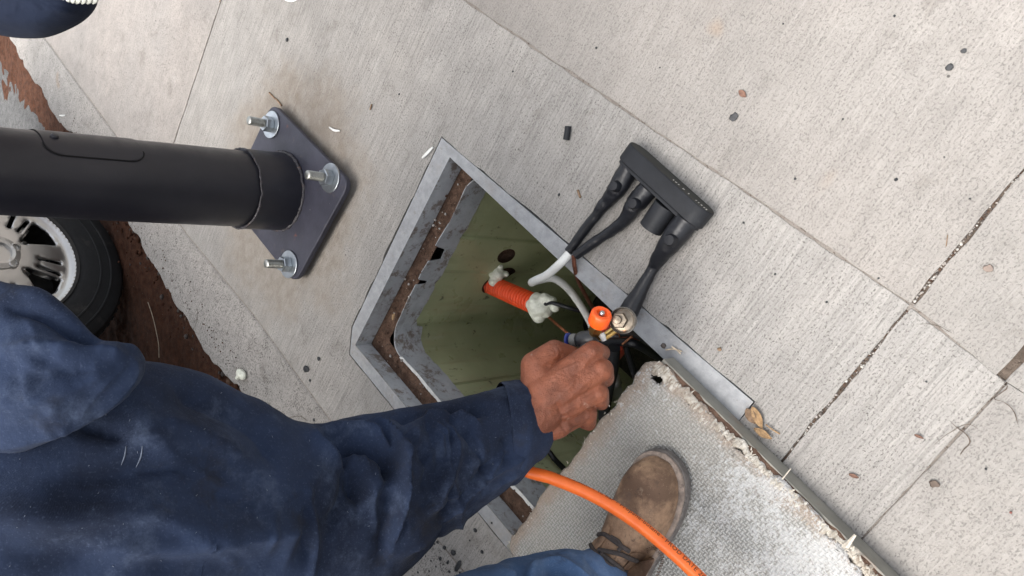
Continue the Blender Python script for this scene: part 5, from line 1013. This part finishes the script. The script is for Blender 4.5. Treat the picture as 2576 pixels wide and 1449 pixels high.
# ================================================================== LITTER AND DEBRIS
def leaf(name, x, y, L_, w, ang, mat, label, curl=.25, z=.004, seed=0):
    n1, n2 = 14, 7; c = P(x, y, z); d_ = CV(math.cos(ang), math.sin(ang), 0); d_[2] = 0; d_ /= np.linalg.norm(d_); s_ = np.array([-d_[1], d_[0], 0]); v = []
    for i in range(n1):
        u = i / (n1 - 1); ww = w * math.sin(math.pi * min(1, u * 1.02)) ** .8 * (1 - .2 * u) + .0006
        for j in range(n2):
            q = j / (n2 - 1) * 2 - 1; p = c + d_ * (u - .5) * L_ + s_ * q * ww + np.array([0, 0, .25 * curl * L_ * (q * q * .6 + .5 * (u - .4) ** 2)]); v.append(p + np.array([0, 0, .0015 * vnoise(p[None], 160, seed)[0]]))
    o = M_(name, v, grid_faces(n1, n2), mat); sf = o.modifiers.new('t', 'SOLIDIFY'); sf.thickness = .0007; return tag(o, label, 'leaf')
lf = leaf('dry_leaf', 1906, 1050, .036, .0075, 1.0, LEAFM, 'curled tan leaf with a stalk at the end of the metal frame', .35, .006, 2)
tube('stalk', [P(1926, 1068, .006), P(1945, 1082, .004), P(1962, 1092, .003)], .0011, LEAFM, lf, 10, 6)
leaf('dry_leaf', 1920, 1090, .030, .0058, .35, LEAFM, 'crumpled tan leaf lying against the lid side', .5, .006, 5)
leaf('dry_leaf', 1868, 236, .017, .0045, .7, LEAFR, 'small reddish brown leaf on the concrete above the dark gum spot', .3, .003, 6)
leaf('leaf_scrap', 2148, 1197, .014, .0025, .15, LEAFR, 'small red leaf scrap between the two joints beside the lid', .4, .003, 7)
leaf('leaf_scrap', 2312, 1098, .012, .0016, .25, LEAFR, 'thin curved leaf scrap on the slab at right', .5, .003, 8)
leaf('leaf_scrap', 990, 796, .018, .0038, -1.1, LEAFM, 'orange leaf flake lying on the soil of the pit ledge', .3, -.036, 9)
leaf('dead_leaf', 1890, 1046, .026, .009, .9, TWIG, 'dark shrivelled leaf heap beside the curled tan leaf', .5, .004, 12)
def stick(pxs, r_, mat, label, cat='twig', z=.003, name='twig'): return tag(tube(name, [P(x, y, z) for x, y in pxs], r_, mat, None, 14, 7), label, cat)
stick([(677, 233), (690, 247), (697, 252), (708, 266)], .0022, TWIG, 'rusty twig pointing at the upper corner of the base plate')
stick([(1453, 478), (1456, 487), (1460, 497)], .0022, TWIG, 'short grey twig on the concrete left of the splice block')
stick([(1675, 880), (1695, 878), (1715, 884)], .0012, STRAW, 'bent straw lying on the metal frame beside the lid corner', 'straw', .004, 'straw')
stick([(1690, 872), (1702, 880), (1712, 890)], .0011, STRAW, 'straw crossing the bent straw on the metal frame', 'straw', .006, 'straw')
stick([(2384, 590), (2380, 620)], .0006, TWIG, 'hair thin red stem on the upper slab near the seam', 'stem', .002, 'stem')
stick([(555, 0), (552, 4)], .001, TWIG, 'tiny twig at the upper edge of the photo', 'twig')
stick([(935, 262), (931, 276)], .002, TWIG, 'dark splinter above the sandy patch on the slab', 'splinter', .003, 'splinter')
stick([(529, 948), (538, 962), (544, 977)], .0013, STRAW, 'pale straw on the red soil above the sleeve', 'straw', -.05, 'straw')
stick([(372, 760), (385, 800), (398, 860), (400, 900)], .0011, STRAW, 'long thin grass stem on the soil beside the tyre', 'straw', -.055, 'straw')
o = tube('cable_offcut', [P(1429, 318, .006), P(1427, 335, .006), P(1424, 352, .006)], .0058, RUBBER, None, 12, 14); tag(o, 'short black cable offcut on the concrete above the pit', 'cable offcut')
def flake(pxs, w, label): 
    c = cr([P(x, y, .0035) for x, y in pxs], 14); T_ = np.gradient(c, axis=0); T_ /= np.linalg.norm(T_, axis=1)[:, None]; n_ = np.cross(T_, [0, 0, 1]); ww = w * np.sin(np.linspace(.15, math.pi - .15, 14)) ** .5; v = np.stack([c + n_ * ww[:, None], c - n_ * ww[:, None] + np.array([0, 0, .0018])], 1).reshape(-1, 3); o = M_('plastic_sliver', v, grid_faces(14, 2), PAPER); sf = o.modifiers.new('t', 'SOLIDIFY'); sf.thickness = .0012; return tag(o, label, 'plastic sliver')
flake([(829, 320), (842, 328), (856, 329)], .0028, 'white plastic sliver on the sandy patch right of the base plate')
flake([(1063, 398), (1076, 385), (1090, 370)], .0032, 'white plastic sliver beside the upper corner of the pit frame')
flake([(718, 0), (736, 1), (752, -4)], .004, 'white plastic sliver at the upper edge of the photo')
flake([(150, 290), (158, 291), (165, 290)], .003, 'small white sliver on the soil above the lamp post')
def crumb(x, y, r_px, label, mat=TAR, cat='rubber crumb', name='rubber_crumb', sc=(1, 1, .45), seed=0, grp=None, ang=0, z0=.0015):
    p = P(x, y, z0); r_ = r_px / F * ((p - EYE) @ dv); v, f = blob_vf((0, 0, 0), r_, seed, .35, 2, None, 1.5); ca, sa2 = math.cos(ang), math.sin(ang); v = v * np.array(sc); v = np.column_stack([v[:, 0] * ca - v[:, 1] * sa2, v[:, 0] * sa2 + v[:, 1] * ca, v[:, 2]]) + p + np.array([0, 0, r_ * .15]); return tag(M_(name, v, f, mat), label, cat, grp)
crumb(770, 928, 9, 'largest black tar blot on the slab between kerb seam and pit', TAR, 'tar spot', 'tar_spot', (1, 1.3, .10), 1)
crumb(802, 903, 5.5, 'oval tar spot above the largest black tar blot', TAR, 'tar spot', 'tar_spot', (1, 1.3, .12), 2); crumb(780, 957, 4, 'round tar spot just below the largest black tar blot', TAR, 'tar spot', 'tar_spot', (1, 1, .12), 3)
crumb(790, 1056, 4.2, 'tar spot on the kerb strip below the cracked patch', TAR, 'tar spot', 'tar_spot', (1, 1.3, .12), 4)
crumb(1846, 295, 11, 'dark grey gum spot below the small reddish leaf', GUM, 'gum spot', 'gum_spot', (1, 1, .06), 5)
crumb(2388, 170, 8, 'dark gum spot, larger of the pair at upper right', GUM, 'gum spot', 'gum_spot', (1, 1.2, .06), 6); crumb(2424, 128, 7, 'dark gum spot, smaller of the pair at upper right', GUM, 'gum spot', 'gum_spot', (1, 1.1, .06), 7)
crumb(2655 / 1.267 + 390, 674, 10, 'pale brown gum stain right of the gravel joint', simple('brown_gum', (.22, .17, .14), .8), 'gum spot', 'gum_spot', (1, 1, .05), 8)
crumb(2350, 1217, 9, 'dark brown stain spot right of the second joint', simple('brown_stain', (.12, .09, .07), .9), 'gum spot', 'gum_spot', (1, 1.2, .05), 9)
crumb(722, 100, 5, 'black crumb above the lamp post on the brushed slab', seed=4); crumb(2254, 452, 4.5, 'black crumb in the middle of the upper slab', seed=5); crumb(1406, 490, 3.5, 'black crumb left of the short grey twig', seed=6)
crumb(1004, 237, 3, 'tiny black crumb above the sandy patch', seed=7); crumb(1810, 878, 5, 'brown crumb on the slab right of the metal frame', TWIG, 'crumb', 'crumb', seed=8); crumb(1670, 870, 7, 'dark pellet on the metal frame beside the crossed straws', STONE2, 'pellet', 'pellet', (1, 1, .7), 3)
for i, (x, y, r_, sx, sy, lb) in enumerate(((1141, 1390, 8, 1, 1, 'largest faceted black crumb beside the lower sleeve edge'), (1118, 1377, 5.5, 1, 1, 'shiny black crumb left of the largest faceted crumb'), (1152, 1423, 7, 2.4, .9, 'long black ridged cable end below the faceted crumb'), (1108, 1405, 5, 1.5, .8, 'lumpy black crumb on the seam near the sleeve'), (1127, 1415, 5, 1.4, .8, 'black crumb above the long ridged cable end'), (1007, 1432, 6, 1.5, .9, 'black crumb at the sleeve edge near the bottom of the photo'), (1024, 1418, 5, 1.4, .7, 'slim black crumb at the sleeve edge'), (1196, 1334, 5, 1, 1, 'black crumb nearest the pit frame beside the sleeve'), (1212, 1388, 4.5, 1, 1, 'black crumb right of the largest faceted crumb'), (1131, 1438, 4, 1, 1, 'round black crumb below the long ridged cable end'))):
    crumb(x, y, r_, lb, TAR, 'rubber crumb', 'rubber_crumb', (sx, sy, .6), 20 + i, None, 2.6 if sx > 1 else 0)
i = 0
for x, y in ((1070, 1400), (1085, 1412), (1062, 1390), (1095, 1428), (1046, 1408), (1160, 1440), (1100, 1362), (1052, 1442), (1180, 1360), (1240, 1318), (1092, 1370), (1080, 1438)):
    i += 1; crumb(x + random.uniform(-3, 3), y + random.uniform(-3, 3), random.uniform(2.0, 3.6), 'tiny black crumb scattered on the concrete below the sleeve', seed=40 + i, grp='tiny black crumbs below the sleeve')
for x, y in ((2375, 395), (2210, 700), (1590, 940), (2120, 300), (1970, 60), (2250, 40), (1660, 170), (2440, 500), (1500, 120), (1290, 180), (2080, 760), (1950, 690), (2330, 960), (2480, 1180), (1870, 560), (2000, 450)):
    i += 1; crumb(x, y, random.uniform(1.8, 3.2), 'tiny dark grit speck scattered on the pale slabs', TAR, 'grit', 'grit_speck', seed=60 + i, grp='grit specks on the pale slabs')
crumb(1043 / 1.548 + 1736 * 1.0 + 133, 1289, 3.5, 'small reddish pebble beside the second joint', simple('red_pebble', (.22, .08, .06), .8), 'pebble', 'pebble', (1, 1, .7), 7)
